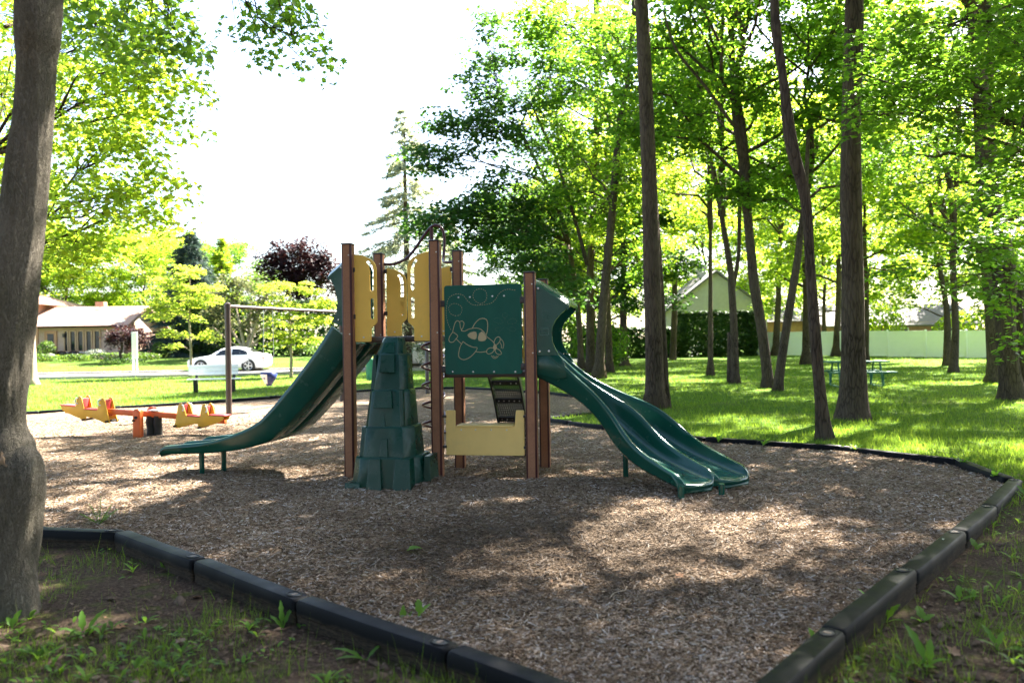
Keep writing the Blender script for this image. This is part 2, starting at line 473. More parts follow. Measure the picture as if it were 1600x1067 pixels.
k = NT('ground_soil_and_turf')
v = k.coord((1, 1, 1))
sp = k.n('ShaderNodeSeparateXYZ'); k.l(v, sp.inputs[0])
nA = k.noise(v, 0.7, 5); nB = k.noise(v, 5, 6, 0.65); nC = k.noise(v, 42, 5, 0.7)
yy = k.math('ADD', sp.outputs['Y'], k.math('MULTIPLY', k.math('SUBTRACT', nA, 0.5), 5.0))
lawn = k.ramp(k.math('MULTIPLY_ADD', yy, 0.2, clamp=True), [(0.0, 0.0), (1.0, 1.0)])
kk = lawn.node.inputs[0].links[0].from_node; kk.inputs[2].default_value = -1.35
soil = k.ramp(nC, [(0.28, (0.016, 0.011, 0.008)), (0.5, (0.055, 0.038, 0.027)), (0.66, (0.10, 0.073, 0.052)), (0.80, (0.22, 0.17, 0.13))])
moss = k.ramp(nC, [(0.3, (0.03, 0.045, 0.008)), (0.7, (0.09, 0.11, 0.02))])
soil = k.mix(k.ramp(nB, [(0.52, 0.0), (0.66, 0.75)]), soil, moss)
turf = k.ramp(nC, [(0.25, (0.028, 0.06, 0.010)), (0.7, (0.085, 0.15, 0.022))])
turf = k.mix(k.ramp(nA, [(0.5, 0.0), (0.7, 0.55)]), turf, (0.13, 0.125, 0.045))
col = k.mix(lawn, soil, turf)
M['ground'] = k.done(k.principled(col, 0.95, 0.04, 0, k.bump(k.math('ADD', nC, nB), 0.7, 0.03)))
ground = link_mesh('ground', np_mesh('ground', np.c_[V, Z], F, M['ground'], True))
tag(ground, 'bare shaded soil in front turning to green lawn beyond', 'ground', kind='structure')

# wood chip bed
MF = np.array([-0.825, 8.68]); E1 = np.array([0.985, -0.174]); E2 = np.array([0.174, 0.985])
def loc(s, t, z=0.0):
    p = MF + s * E1 + t * E2
    return Vector((p[0], p[1], z))
def zchip(x, y):
    x = np.asarray(x, float); y = np.asarray(y, float)
    def g(cx, cy, h, r, e=1.0): return h * np.exp(-(((x - cx) / r) ** 2 + ((y - cy) / (r * e)) ** 2))
    z = g(-0.75, 8.45, 0.075, 0.55, 0.5) + g(0.1, 8.25, 0.06, 0.7, 0.4) + g(-1.6, 8.5, 0.03, .5)
    z = z + g(1.75, 7.7, 0.025, 0.35, 0.7) + g(2.4, 7.4, 0.03, 0.3, 0.6) - g(1.95, 7.1, 0.05, 0.4, 0.6)
    z = z - g(-4.1, 9.6, 0.05, 0.5) + g(-3.6, 9.0, 0.05, 0.6, 0.4)
    return z
gx = axis([(-14, -6, 0.5), (-6, 5.6, 0.13)]); gy = axis([(2.8, 12, 0.13), (12, 27, 0.4)])
X, Y = np.meshgrid(gx, gy); X = X.ravel() + RNG.normal(0, 0.015, X.size); Y = Y.ravel() + RNG.normal(0, 0.015, Y.size)
ok = inpoly(X, Y, POLY) & (segdist(X, Y, POLY) > 0.04)
V, F = cdt(POLY, list(zip(X[ok], Y[ok])), True)
Z = zchip(V[:, 0], V[:, 1]) + fbm(V[:, 0], V[:, 1], 1.1, 8.0) * 0.03 + fbm(V[:, 0], V[:, 1], 5.0, 2.0) * 0.012
CH_V, CH_Z = V, Z
def shade_damp_mask(k, v):
    """painted shade over a worn, damp patch of chips, with a ragged outline"""
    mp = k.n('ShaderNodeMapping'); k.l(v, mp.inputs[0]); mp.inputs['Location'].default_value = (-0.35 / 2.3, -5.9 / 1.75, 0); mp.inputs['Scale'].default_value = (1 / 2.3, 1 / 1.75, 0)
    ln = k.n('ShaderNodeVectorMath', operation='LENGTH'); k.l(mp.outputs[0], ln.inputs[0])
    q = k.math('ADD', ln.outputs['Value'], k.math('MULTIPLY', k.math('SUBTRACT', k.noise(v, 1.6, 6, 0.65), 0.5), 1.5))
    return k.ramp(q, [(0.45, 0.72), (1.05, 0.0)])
k = NT('wood_chips')
v = k.coord((1, 1, 1))
wn_ = k.n('ShaderNodeTexNoise'); wn_.inputs['Scale'].default_value = 9; k.l(v, wn_.inputs['Vector'])
rot = k.n('ShaderNodeVectorMath', operation='SCALE'); rot.inputs['Scale'].default_value = 0.25; k.l(wn_.outputs['Color'], rot.inputs[0])
vv = k.n('ShaderNodeVectorMath', operation='ADD'); k.l(v, vv.inputs[0]); k.l(rot.outputs[0], vv.inputs[1])
vor = k.n('ShaderNodeTexVoronoi'); vor.inputs['Scale'].default_value = 60; k.l(vv.outputs[0], vor.inputs['Vector'])
vo2 = k.n('ShaderNodeTexVoronoi', feature='DISTANCE_TO_EDGE'); vo2.inputs['Scale'].default_value = 60; k.l(vv.outputs[0], vo2.inputs['Vector'])
sep = k.n('ShaderNodeSeparateColor'); k.l(vor.outputs['Color'], sep.inputs[0])
chip = k.ramp(sep.outputs[0], [(0.0, (0.07, 0.048, 0.031)), (0.35, (0.21, 0.143, 0.092)), (0.7, (0.36, 0.26, 0.18)), (1.0, (0.48, 0.39, 0.30))])
edge = k.ramp(vo2.outputs['Distance'], [(0.0, 0.25), (0.12, 1.0)])
chip = k.mix(edge, (0.05, 0.035, 0.022), chip)
big = k.noise(v, 0.55, 5, 0.6)
chip = k.mix(k.ramp(big, [(0.45, 0.0), (0.72, 0.5)]), chip, (0.10, 0.066, 0.042))
hh = k.math('ADD', k.math('MULTIPLY', vo2.outputs['Distance'], 2.0), k.math('MULTIPLY', sep.outputs[1], 0.8))
chip = k.mix(shade_damp_mask(k, v), chip, (0.055, 0.042, 0.031))  # foreground shade and wear darkened into the bed colour
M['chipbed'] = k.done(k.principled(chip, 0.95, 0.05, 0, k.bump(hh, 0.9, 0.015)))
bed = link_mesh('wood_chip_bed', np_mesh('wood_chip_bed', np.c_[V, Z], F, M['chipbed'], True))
tag(bed, 'bed of brown wood chips under the play equipment', 'play surface', kind='structure')

# individual loose chips lying on the bed, thicker towards the front
k = NT('loose_chip')
g_ = k.n('ShaderNodeNewGeometry')
c_ = k.ramp(g_.outputs['Random Per Island'], [(0.0, (0.055, 0.038, 0.026)), (0.3, (0.20, 0.134, 0.084)), (0.65, (0.355, 0.254, 0.175)), (0.9, (0.46, 0.375, 0.305)), (1.0, (0.60, 0.55, 0.50))])
v_ = k.coord((1, 1, 1)); c_ = k.mix(k.ramp(k.noise(v_, 0.8, 5, 0.6), [(0.42, 0.0), (0.70, 0.62)]), c_, (0.07, 0.048, 0.032)); c_ = k.mix(shade_damp_mask(k, v_), c_, (0.055, 0.042, 0.031))  # same painted shade and wear on the loose chips
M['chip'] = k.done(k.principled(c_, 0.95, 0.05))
def zbed(x, y):  # nearest sample of the bed's height
    return zchip(x, y)
from mathutils.kdtree import KDTree
kd = KDTree(len(CH_V))
for i, p in enumerate(CH_V): kd.insert((p[0], p[1], 0), i)
kd.balance()
def bedz(x, y):
    r = kd.find_n((x, y, 0), 3)
    w = [1 / (q[2] + 0.01) for q in r]
    return sum(CH_Z[q[1]] * a for q, a in zip(r, w)) / sum(w)
NCH = 105000
iy = RNG.uniform(1 / 17.0, 1 / 2.9, NCH * 2); ys = 1 / iy
xs = RNG.uniform(-0.70, 0.70, NCH * 2) * ys
ok = inpoly(xs, ys, POLY) & (segdist(xs, ys, POLY) > 0.07)
xs, ys = xs[ok][:NCH], ys[ok][:NCH]
zs = np.array([bedz(a, b) for a, b in zip(xs, ys)])
n = len(xs)
gro = 0.75 + 0.055 * ys
L = RNG.gamma(3.0, 0.0070, n) * gro + 0.006; W = (RNG.uniform(0.0025, 0.0072, n)) * gro; Tk = RNG.uniform(0.002, 0.005, n) * gro
yaw = RNG.uniform(0, 2 * np.pi, n); pit = RNG.normal(0, 0.22, n); rol = RNG.normal(0, 0.35, n)
ax = np.c_[np.cos(yaw) * np.cos(pit), np.sin(yaw) * np.cos(pit), np.sin(pit)]
sd = np.c_[-np.sin(yaw), np.cos(yaw), np.zeros(n)]
nr = np.cross(ax, sd)
sd2 = sd * np.cos(rol)[:, None] + nr * np.sin(rol)[:, None]; nr = np.cross(ax, sd2)
C = np.c_[xs, ys, zs + 0.003 + np.abs(np.sin(pit)) * L * 0.3 + RNG.uniform(0, 0.008, n)]
vsn = []
for a, b, c in ((-1, -1, -1), (1, -.7, -1), (1, .7, -1), (-1, 1, -1), (-1, -1, 1), (1, -.7, 1), (1, .7, 1), (-1, 1, 1)):
    vsn.append(C + ax * (a * L / 2)[:, None] + sd2 * (b * W / 2)[:, None] + nr * (c * Tk / 2)[:, None])
Vc = np.stack(vsn, 1).reshape(-1, 3)
base = np.array([(4, 5, 6, 7), (0, 1, 5, 4), (3, 7, 6, 2)])
Fc = (np.arange(n)[:, None, None] * 8 + base[None]).reshape(-1, 4)
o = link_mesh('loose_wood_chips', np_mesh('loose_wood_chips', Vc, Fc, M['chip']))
tag(o, 'loose brown wood chips covering the play bed', 'wood chips', kind='stuff')

# road
k = NT('pale_asphalt'); v = k.coord()
rc = k.ramp(k.noise(v, 30, 5), [(0.3, (0.16, 0.15, 0.14)), (0.7, (0.25, 0.235, 0.22))])
M['road'] = k.done(k.principled(rc, 0.9, 0.2, 0, k.bump(k.noise(v, 80, 3), 0.3, 0.01)))
mid = crom([(-95, 43.5), (-60, 42.6), (-30, 42.3), (-14, 44.2), (-4, 49), (3, 58), (6, 75)], 6)
mb = MB(); ra = []; kerbL = []; kerbR = []
for i, p in enumerate(mid):
    a = mid[max(0, i - 1)]; b = mid[min(len(mid) - 1, i + 1)]
    t = (b - a) / np.linalg.norm(b - a); nrm = np.array([-t[1], t[0]])
    kerbL.append(p + nrm * 3.6); kerbR.append(p - nrm * 3.6)
mb.loft([[(a[0], a[1], float(zground(a[0], a[1])) + 0.03), (b[0], b[1], float(zground(b[0], b[1])) + 0.03)] for a, b in zip(kerbL, kerbR)], closed=False, caps=False)
tag(mb.build('road', M['road']), 'sunlit pale asphalt street beyond the lawn', 'road', kind='structure')
for side, ks, sg in (('far', kerbL, 1), ('near', kerbR, -1)):
    mb = MB(); rings = []
    for i, p in enumerate(ks):
        a = ks[max(0, i - 1)]; b = ks[min(len(ks) - 1, i + 1)]
        t = (b - a) / np.linalg.norm(b - a); nn = np.array([-t[1], t[0]]) * sg
        q = p + nn * 0.14; z0 = float(zground(p[0], p[1]))
        rings.append([(p[0], p[1], z0 - .1), (p[0], p[1], z0 + 0.13), (q[0], q[1], z0 + 0.14), (q[0], q[1], z0 - .1)])
    mb.loft(rings)
    tag(mb.build('kerb', M['stucco']), 'pale kerb along the %s edge of the street' % side, 'kerb', kind='structure')

# ------------------------------------------------------------------ border timbers
k = NT('black_border_plastic'); v = k.coord((1, 1, 1))
sp = k.n('ShaderNodeSeparateXYZ'); k.l(v, sp.inputs[0])
n1 = k.noise(v, 5, 5, 0.6); n2 = k.noise(k.coord((1, 1, 6)), 30, 4)
dz = k.ramp(k.math('ADD', sp.outputs['Z'], k.math('MULTIPLY', n1, 0.05)), [(0.0, 0.9), (0.015, 0.7), (0.035, 0.0)])
dust = k.math('MULTIPLY', dz, k.ramp(n2, [(0.35, 0.15), (0.65, 0.8)]))
cc = k.mix(k.ramp(n1, [(0.45, 0.0), (0.75, 0.25)]), (0.0045, 0.005, 0.0065), (0.016, 0.016, 0.016))
cc = k.mix(dust, cc, (0.10, 0.074, 0.052))
scr = k.noise(k.coord((2, 30, 2)), 9, 4)
cc = k.mix(k.ramp(scr, [(0.68, 0.0), (0.74, 0.25)]), cc, (0.12, 0.12, 0.12))
M['timber'] = k.done(k.principled(cc, k.ramp(n1, [(0.3, 0.45), (0.7, 0.6)]), 0.07, 0, k.bump(n2, 0.15, 0.004)))
TH, TT = 0.21, 0.07
tcache = {}
def timber_mesh(L):
    key = round(L, 2)
    if key in tcache: return tcache[key]
    L = key - 0.012
    prof = [(-0.055, -0.14), (-0.055, -0.02), (-0.062, -0.012), (-0.062, 0.05), (-0.050, 0.066), (-0.03, 0.07), (0.03, 0.07), (0.050, 0.066), (0.062, 0.05), (0.062, -0.012), (0.055, -0.02), (0.055, -0.14)]
    mb = MB(); rings = []
    for x, s, dz in ((0.0, 0.80, -0.014), (0.010, 0.93, -0.005), (0.028, 1.0, 0.0), (0.25 * L, 1, -0.001), (0.5 * L, 1.0, -0.003), (0.75 * L, 1, -0.001), (L - 0.028, 1.0, 0.0), (L - 0.010, 0.93, -0.005), (L, 0.80, -0.014)):
        rings.append([(x, a * s, (b + dz) if b > -0.1 else b) for a, b in prof])
    mb.loft(rings)
    t = mb.mesh('timber', M['timber'], auto=0.7)
    # stake: a disc sunk in a ring near the far end
    mb = MB()
    n = 16; cx = L - 0.085
    def ring(rx, ry, z): return [(cx + rx * math.cos(2 * math.pi * i / n), ry * math.sin(2 * math.pi * i / n), z) for i in range(n)]
    mb.loft([ring(0.060, 0.042, 0.0702), ring(0.057, 0.039, 0.0740), ring(0.048, 0.032, 0.0740), ring(0.044, 0.029, 0.0704)], caps=False)
    rim = mb.mesh('stake_ring', M['timber'], smooth=True)
    mb = MB(); mb.loft([ring(0.0435, 0.0285, 0.0703), ring(0.041, 0.026, 0.0712)])
    dark = mb.mesh('stake_hole', M['black_rubber'])
    mb = MB(); mb.box((cx, 0, 0.0722), (0.020, 0.036, 0.002))
    pin = mb.mesh('stake_head', M['bolt_dull'])
    tcache[key] = (t, rim, dark, pin)
    return tcache[key]
M['bolt_dull'] = simple('rusty_steel', (0.17, 0.12, 0.09), 0.6, 0.3, 20, metal=0.3)
def border(run, label, lift=0.0, zoff=None):
    root = empty('border_edging', (run[0][0], run[0][1], 0), label, 'garden edging', 'black plastic edging round the chip bed')
    for i in range(len(run) - 1):
        a = np.array(run[i]); b = np.array(run[i + 1]); Ld = np.linalg.norm(b - a)
        m = max(1, int(round(Ld / 1.3)))
        for j in range(m):
            p = a + (b - a) * j / m
            q = a + (b - a) * (j + 1) / m
            meshes = timber_mesh(Ld / m)
            rz = math.atan2(b[1] - a[1], b[0] - a[0])
            o = link_mesh('timber', meshes[0], root, (p[0] - run[0][0], p[1] - run[0][1], lift + RNG.normal(0, 0.003)), (0, RNG.normal(0, 0.004), rz + RNG.normal(0, 0.006)))
            if p[1] < 12:
                for nm, me in zip(('stake_ring', 'stake_hole', 'stake_head'), meshes[1:]): link_mesh(nm, me, o)
    return root
bf = border(RUN_FRONT, 'black plastic edging running from the near tree to the bottom of the view')
border(RUN_SIDE, 'black plastic edging with scuffed tops running diagonally past dandelion leaves')
border(RUN_LAWN, 'black plastic edging between chips and dappled lawn behind the wavy slide')
border(RUN_WEDGE, 'black plastic edging round the wedge of grass behind the posts')
border(RUN_BACK, 'far black plastic edging in front of the sunny lawn and bench')
# two pale stickers on the near timbers
for (x, y, rz, rx, ry) in ((1.335, 3.665, 0.6, 0.019, 0.013), (2.13, 4.585, 0.8, 0.010, 0.006), (-0.40, 3.86, -0.7, 0.008, 0.006), (3.02, 5.62, 0.8, 0.009, 0.007)):
    mb = MB(); n = 14
    mb.loft([[(rx * math.cos(2 * math.pi * i / n), ry * math.sin(2 * math.pi * i / n), z) for i in range(n)] for z in (0.0, 0.0015)])
    st = mb.build('dropping', M['white'], None, (x, y, 0.0695), (0, 0, rz))
    tag(st, {1.335: 'white oval spot on the nearest timber of the diagonal edging', 2.13: 'small white fleck on the second timber beyond the white oval spot', -0.40: 'tiny white fleck on the edging beside the front weeds', 3.02: 'pale fleck on the edging timber beyond the dandelion leaves'}[x], 'spot')
TR = {
 'B1': (17.234, [(3.08, -0.0, 0.208), (3.068, 1.939, 0.194), (3.047, 3.325, 0.187), (3.018, 5.126, 0.166), (2.956, 7.481, 0.152), (2.907, 8.867, 0.138)]),
 'B2': (17.5, [(3.367, 0.001, 0.091), (3.302, 2.225, 0.084), (3.245, 4.054, 0.063), (3.177, 5.18, 0.042)]),
 'C': (11.502, [(4.526, 0.0, 0.125), (4.474, 0.278, 0.102), (4.435, 0.732, 0.083), (4.374, 1.583, 0.079), (4.323, 2.499, 0.069), (4.272, 3.47, 0.074), (4.098, 4.203, 0.092), (4.023, 4.75, 0.079), (3.967, 5.296, 0.06), (3.891, 5.842, 0.069), (3.863, 6.388, 0.06)]),
 'D': (14.372, [(6.123, -0.0, 0.346), (6.126, 0.196, 0.277), (6.142, 0.543, 0.237), (6.15, 1.062, 0.208), (6.166, 2.136, 0.191), (6.163, 2.737, 0.185), (6.158, 3.95, 0.185), (6.178, 5.312, 0.167), (6.23, 6.455, 0.167), (6.27, 7.587, 0.156)]),
 'E1': (23.944, [(7.714, 0.0, 0.164), (7.527, 1.696, 0.154), (7.316, 3.046, 0.154), (7.201, 4.376, 0.135), (7.007, 6.842, 0.125), (6.852, 8.057, 0.125), (6.757, 9.424, 0.096), (6.713, 11.696, 0.087)]),
 'Eb': (22.4, [(6.408, 7.526, 0.063), (5.598, 8.708, 0.054), (4.804, 9.782, 0.045), (4.46, 10.885, 0.027)]),
 'E2': (22.4, [(7.432, 0.094, 0.135), (7.648, 1.261, 0.126), (7.882, 2.517, 0.117), (8.097, 3.666, 0.108), (8.199, 4.421, 0.09), (8.378, 5.606, 0.072), (8.513, 7.405, 0.054)]),
 'F1': (26.601, [(7.439, 0.0, 0.139), (7.422, 1.732, 0.128), (7.359, 3.229, 0.118), (7.325, 3.85, 0.107), (7.014, 5.928, 0.086), (6.74, 7.621, 0.075), (6.459, 8.887, 0.053), (6.294, 10.706, 0.043)]),
 'F2': (27, [(7.358, 0.154, 0.098), (7.403, 1.737, 0.087)]),
 'F3': (27, [(7.532, 3.124, 0.076), (7.769, 4.444, 0.065), (7.838, 6.158, 0.065), (7.961, 8.651, 0.043)]),
 'G': (32.41, [(8.052, 0.0, 0.13), (8.094, 2.813, 0.091), (8.133, 5.417, 0.078), (8.199, 8.151, 0.065), (8.17, 11.407, 0.052)]),
 'H': (55.356, [(11.144, -0.0, 0.267), (11.205, 1.111, 0.222), (11.339, 4.135, 0.2), (11.4, 8.227, 0.156), (11.309, 11.12, 0.111), (11.341, 16.236, 0.089)]),
 'T1': (36, [(3.108, 0.383, 0.145), (3.026, 2.612, 0.13), (2.612, 5.946, 0.116), (2.2, 7.428, 0.101), (1.697, 8.621, 0.087), (0.939, 10.195, 0.072), (0.432, 11.099, 0.058), (-0.282, 11.775, 0.043)]),
 'T2': (37.467, [(3.681, 0.0, 0.226), (3.701, 3.342, 0.181), (3.761, 5.359, 0.166), (4.002, 9.42, 0.135), (4.153, 13.483, 0.105), (4.153, 17.548, 0.075)]),
 'T2b': (33, [(3.176, 4.662, 0.093), (2.826, 6.099, 0.08), (2.323, 7.884, 0.08), (1.918, 9.216, 0.066), (1.354, 10.524, 0.053), (0.944, 11.485, 0.04)]),
 'T3': (31.5, [(3.397, 0.108, 0.203), (3.584, 2.459, 0.177), (3.761, 4.153, 0.177), (4.082, 7.009, 0.152), (4.352, 9.84, 0.127), (4.79, 12.112, 0.101), (5.001, 14.388, 0.089)]),
 'T4': (37.136, [(4.544, -0.0, 0.179), (4.491, 2.478, 0.149), (4.467, 4.866, 0.119), (4.447, 7.552, 0.09)]),
 'T5': (47, [(6.588, 0.005, 0.453), (6.595, 0.458, 0.264), (6.594, 2.913, 0.208), (6.673, 5.745, 0.17), (6.724, 9.144, 0.132)]),
 'L1': (18.184, [(11.465, 0.0, 0.336), (11.383, 0.381, 0.248), (11.317, 0.894, 0.219), (11.259, 1.903, 0.219), (11.246, 3.014, 0.248), (10.924, 4.904, 0.234), (10.856, 6.279, 0.205), (10.781, 7.142, 0.175), (10.636, 9.161, 0.132)]),
 'L3': (18.6, [(11.937, 0.022, 0.194), (11.895, 1.249, 0.149), (11.975, 2.593, 0.12)]),
 'L2': (25, [(15.148, 0.05, 0.221), (15.105, 1.175, 0.201), (15.059, 2.161, 0.191), (14.939, 3.589, 0.161), (14.843, 5.198, 0.121)]),
 'M1': (32.063, [(17.732, 0.0, 0.18), (17.86, 1.647, 0.142), (17.83, 3.091, 0.129), (17.805, 4.869, 0.116), (18.005, 7.933, 0.09), (18.181, 11.151, 0.064)]),
 'M2': (39.657, [(21.619, -0.0, 0.191), (21.687, 2.421, 0.159), (21.458, 4.209, 0.127), (21.139, 6.318, 0.112), (20.82, 8.458, 0.096), (20.072, 9.585, 0.064)]),
 'N': (57.427, [(23.331, 0.0, 0.3), (23.576, 4.058, 0.208), (23.639, 8.303, 0.162), (23.636, 14.303, 0.115)]),
 'O1': (44.65, [(16.449, -0.0, 0.251), (16.537, 3.515, 0.197), (16.514, 6.817, 0.161)]),
 'O2': (60.03, [(19.807, 0.0, 0.289), (20.111, 4.241, 0.217), (20.196, 6.749, 0.193), (20.546, 10.844, 0.145)]),
 'O3': (44.232, [(19.636, 0.0, 0.16), (19.719, 3.163, 0.142), (19.69, 6.007, 0.107)]),
 'Q': (33.43, [(-20.226, -0.0, 0.242), (-20.233, 1.397, 0.215), (-20.312, 3.279, 0.188), (-20.407, 5.967, 0.161)]),
 'A': (4.75, [(-3.008, -0.04, 0.183), (-2.998, 0.151, 0.149), (-3.018, 0.342, 0.16), (-3.036, 0.648, 0.198), (-3.04, 0.915, 0.191), (-3.045, 1.068, 0.137), (-3.049, 1.297, 0.141), (-3.022, 1.602, 0.157), (-2.979, 1.945, 0.16), (-2.913, 2.288, 0.134), (-2.869, 2.631, 0.122), (-2.827, 2.935, 0.109), (-2.807, 3.202, 0.111), (-2.79, 3.584, 0.137)]),}
BLOB_LEFT = [(-5.68, 11, 5.96, 1.33, 1.2, 0.66, 34), (-7.06, 12, 6.47, 1.06, 1.0, 0.68, 16), (-5.12, 11, 5.07, 0.84, 1.0, 0.44, 26), (-4.58, 10.5, 5.37, 0.59, 0.8, 0.38, 14), (-6.23, 11.5, 4.97, 1.02, 1.2, 0.55, 26), (-5.44, 11, 4.23, 0.88, 1.0, 0.4, 24), (-4.95, 11, 4.62, 0.66, 0.7, 0.27, 10), (-4.92, 11, 3.65, 0.57, 0.7, 0.19, 9), (-5.82, 11.2, 3.61, 0.99, 1.1, 0.41, 26), (-5.29, 11.5, 3.33, 0.55, 0.6, 0.17, 7), (-6.36, 11.5, 2.93, 0.83, 1.0, 0.35, 18), (-6.05, 12, 3.18, 0.68, 0.9, 0.29, 12), (-7.56, 12, 5.52, 0.58, 1.1, 1.16, 16), (-7.63, 12, 3.88, 0.58, 1.0, 0.87, 12), (-6.57, 11.5, 4.05, 0.65, 1.0, 0.55, 14)]
BLOB_NEAR = [(-2.81, 6.6, 4.23, 0.29, 0.5, 0.27, 7), (-3.1, 6.8, 4.14, 0.33, 0.5, 0.22, 6), (-2.71, 6.7, 4.0, 0.15, 0.4, 0.14, 3), (-3.3, 6.4, 4.2, 0.36, 0.6, 0.21, 7), (-2.37, 7.6, 4.69, 0.38, 0.5, 0.26, 6), (-2.06, 7.6, 4.46, 0.26, 0.5, 0.24, 5), (-2.28, 7.7, 4.46, 0.31, 0.4, 0.15, 4), (-1.98, 7.8, 4.27, 0.16, 0.3, 0.13, 2), (-1.94, 7.5, 4.71, 0.27, 0.4, 0.15, 3)]
BLOB_RIGHT = [(6.82, 12, 6.17, 1.35, 1.1, 0.53, 34), (7.04, 11, 5.51, 0.62, 1.0, 0.71, 16), (6.49, 12.5, 5.82, 0.8, 0.9, 0.5, 16), (7.24, 12, 4.96, 0.87, 1.0, 0.53, 20), (6.78, 12.5, 5.07, 0.6, 0.8, 0.35, 10), (6.34, 13, 6.37, 0.63, 0.8, 0.52, 10), (6.27, 13, 5.33, 0.42, 0.6, 0.26, 5), (7.51, 12, 4.14, 0.53, 0.9, 0.58, 12), (5.9, 13.7, 6.09, 0.44, 0.5, 0.72, 7), (5.92, 13.4, 5.24, 0.32, 0.4, 0.24, 3), (7.96, 12.5, 3.34, 0.4, 0.8, 0.5, 8), (7.12, 11, 4.53, 0.53, 0.8, 0.53, 10)]
BLOB_RLOW = [(10.11, 16.5, 3.54, 0.86, 0.9, 0.53, 14), (9.46, 17, 3.34, 1.09, 1.0, 0.55, 14), (9.79, 15.5, 2.54, 0.5, 0.8, 0.5, 8), (9.15, 18, 4.11, 1.01, 1.1, 0.65, 12), (9.95, 17, 4.56, 0.96, 1.0, 0.55, 12), (9.18, 19, 2.97, 0.92, 1.0, 0.61, 9), (10.14, 18, 2.58, 1.01, 1.0, 0.36, 8), (10.13, 19, 5.09, 0.92, 1, 0.61, 9), (9.29, 15.5, 2.05, 0.56, 0.6, 0.27, 5), (9.0, 14, 1.31, 0.28, 0.6, 0.45, 4)]
BLOB_T = [(-0.78, 34, 13.12, 1.5, 1.6, 1.91, 24), (-1.03, 34, 15.04, 0.68, 1.0, 0.77, 5), (-1.64, 34, 10.54, 1.37, 1.4, 0.96, 16), (-2.81, 33, 9.1, 1.46, 1.2, 0.58, 11), (-2.84, 33, 6.71, 1.86, 1.4, 0.74, 18), (-3.73, 33, 8.98, 0.8, 0.8, 0.37, 4), (-1.37, 33, 7.22, 1.59, 1.4, 0.8, 16), (0.14, 34, 10.65, 1.64, 1.6, 1.5, 22), (0.1, 34, 8.19, 1.64, 1.5, 1.09, 18), (-2.06, 33, 5.91, 1.46, 1.2, 0.74, 12), (-0.2, 33, 5.88, 1.59, 1.4, 0.85, 16), (1.45, 34, 7.08, 1.5, 1.5, 1.23, 18), (-2.52, 33, 10.69, 1.06, 0.9, 0.42, 6), (1.11, 33, 4.8, 1.59, 1.3, 0.85, 14), (1.81, 34, 12.81, 1.09, 1.4, 1.37, 14), (-4.12, 33, 9.52, 0.58, 0.6, 0.27, 3), (2.15, 33, 3.59, 1.19, 1.2, 1.06, 12), (-3.58, 32.5, 6.38, 1.04, 0.9, 0.47, 6)]
BLOB_T3 = [(1.99, 32, 13.94, 1.54, 1.5, 1.29, 18), (0.96, 32, 14.47, 1.03, 1.2, 0.57, 8), (2.73, 32, 11.88, 1.41, 1.4, 1.16, 16), (4.29, 32, 13.65, 1.54, 1.5, 1.41, 18), (2.43, 32, 9.31, 1.29, 1.3, 1.03, 13), (4.89, 32, 10.56, 1.29, 1.4, 1.41, 14), (3.79, 33, 6.88, 1.33, 1.4, 1.19, 13), (4.59, 32, 7.73, 1.16, 1.3, 1.29, 12), (5.36, 33, 5.0, 1.33, 1.4, 1.19, 12), (2.15, 32, 7.51, 1.16, 1.1, 0.64, 8)]
BLOB_YT1 = [(-16.21, 39.3, 5.21, 1.01, 0.9, 0.44, 9), (-16.85, 39.3, 4.59, 1.33, 1.1, 0.38, 10), (-15.59, 39.3, 4.42, 1.33, 1.1, 0.38, 10), (-16.23, 39.3, 3.79, 1.77, 1.3, 0.38, 14), (-17.34, 39.3, 3.49, 0.69, 0.8, 0.32, 5), (-14.97, 39.3, 3.93, 0.69, 0.8, 0.28, 5), (-16.4, 39.3, 3.1, 1.52, 1.1, 0.32, 10), (-15.22, 39.3, 2.04, 0.76, 0.7, 0.28, 5), (-16.57, 39.3, 2.16, 0.69, 0.7, 0.28, 5), (-16.8, 39.3, 1.72, 0.44, 0.5, 0.19, 2)]
BLOB_YT2 = [(-10.63, 37.4, 4.21, 1.14, 1.0, 0.36, 9), (-9.43, 37.4, 4.25, 0.78, 0.8, 0.3, 5), (-11.09, 37.4, 3.62, 0.9, 0.9, 0.33, 6), (-9.59, 37.4, 3.36, 1.14, 1.0, 0.33, 8), (-10.35, 37.4, 2.77, 1.56, 1.2, 0.39, 13), (-9.15, 37.4, 2.69, 0.84, 0.9, 0.33, 6), (-11.26, 37.4, 2.12, 0.78, 0.8, 0.27, 5), (-9.91, 37.4, 1.86, 1.26, 1.0, 0.36, 9), (-10.67, 37.4, 1.51, 0.9, 0.7, 0.27, 5), (-8.99, 37.4, 3.59, 0.66, 0.7, 0.27, 4)]
BLOB_OLIVE = [(-21.64, 60, 5.44, 1.35, 1.5, 1.35, 16), (-19.95, 60, 5.89, 1.54, 1.5, 1.06, 16), (-19.0, 60, 4.43, 1.25, 1.4, 1.45, 14), (-21.91, 60, 3.51, 0.96, 1.2, 1.35, 10), (-18.27, 60, 5.39, 1.06, 1.2, 1.06, 9), (-19.51, 60, 3.0, 1.25, 1.1, 0.68, 7), (-22.62, 60, 4.49, 0.68, 1, 1.16, 6)]
BLOB_PURPLE = [(-18.73, 70, 9.65, 2.36, 2.2, 1.24, 22), (-20.16, 70, 7.99, 2.03, 2.2, 1.46, 18), (-17.34, 70, 7.95, 2.03, 2.2, 1.58, 18), (-18.77, 70, 6.56, 2.7, 2.4, 1.46, 24), (-20.7, 70, 9.12, 1.24, 1.6, 0.9, 8), (-16.49, 70, 8.78, 1.24, 1.6, 1.01, 8), (-15.67, 70, 7.08, 1.01, 1.4, 1.41, 8)]
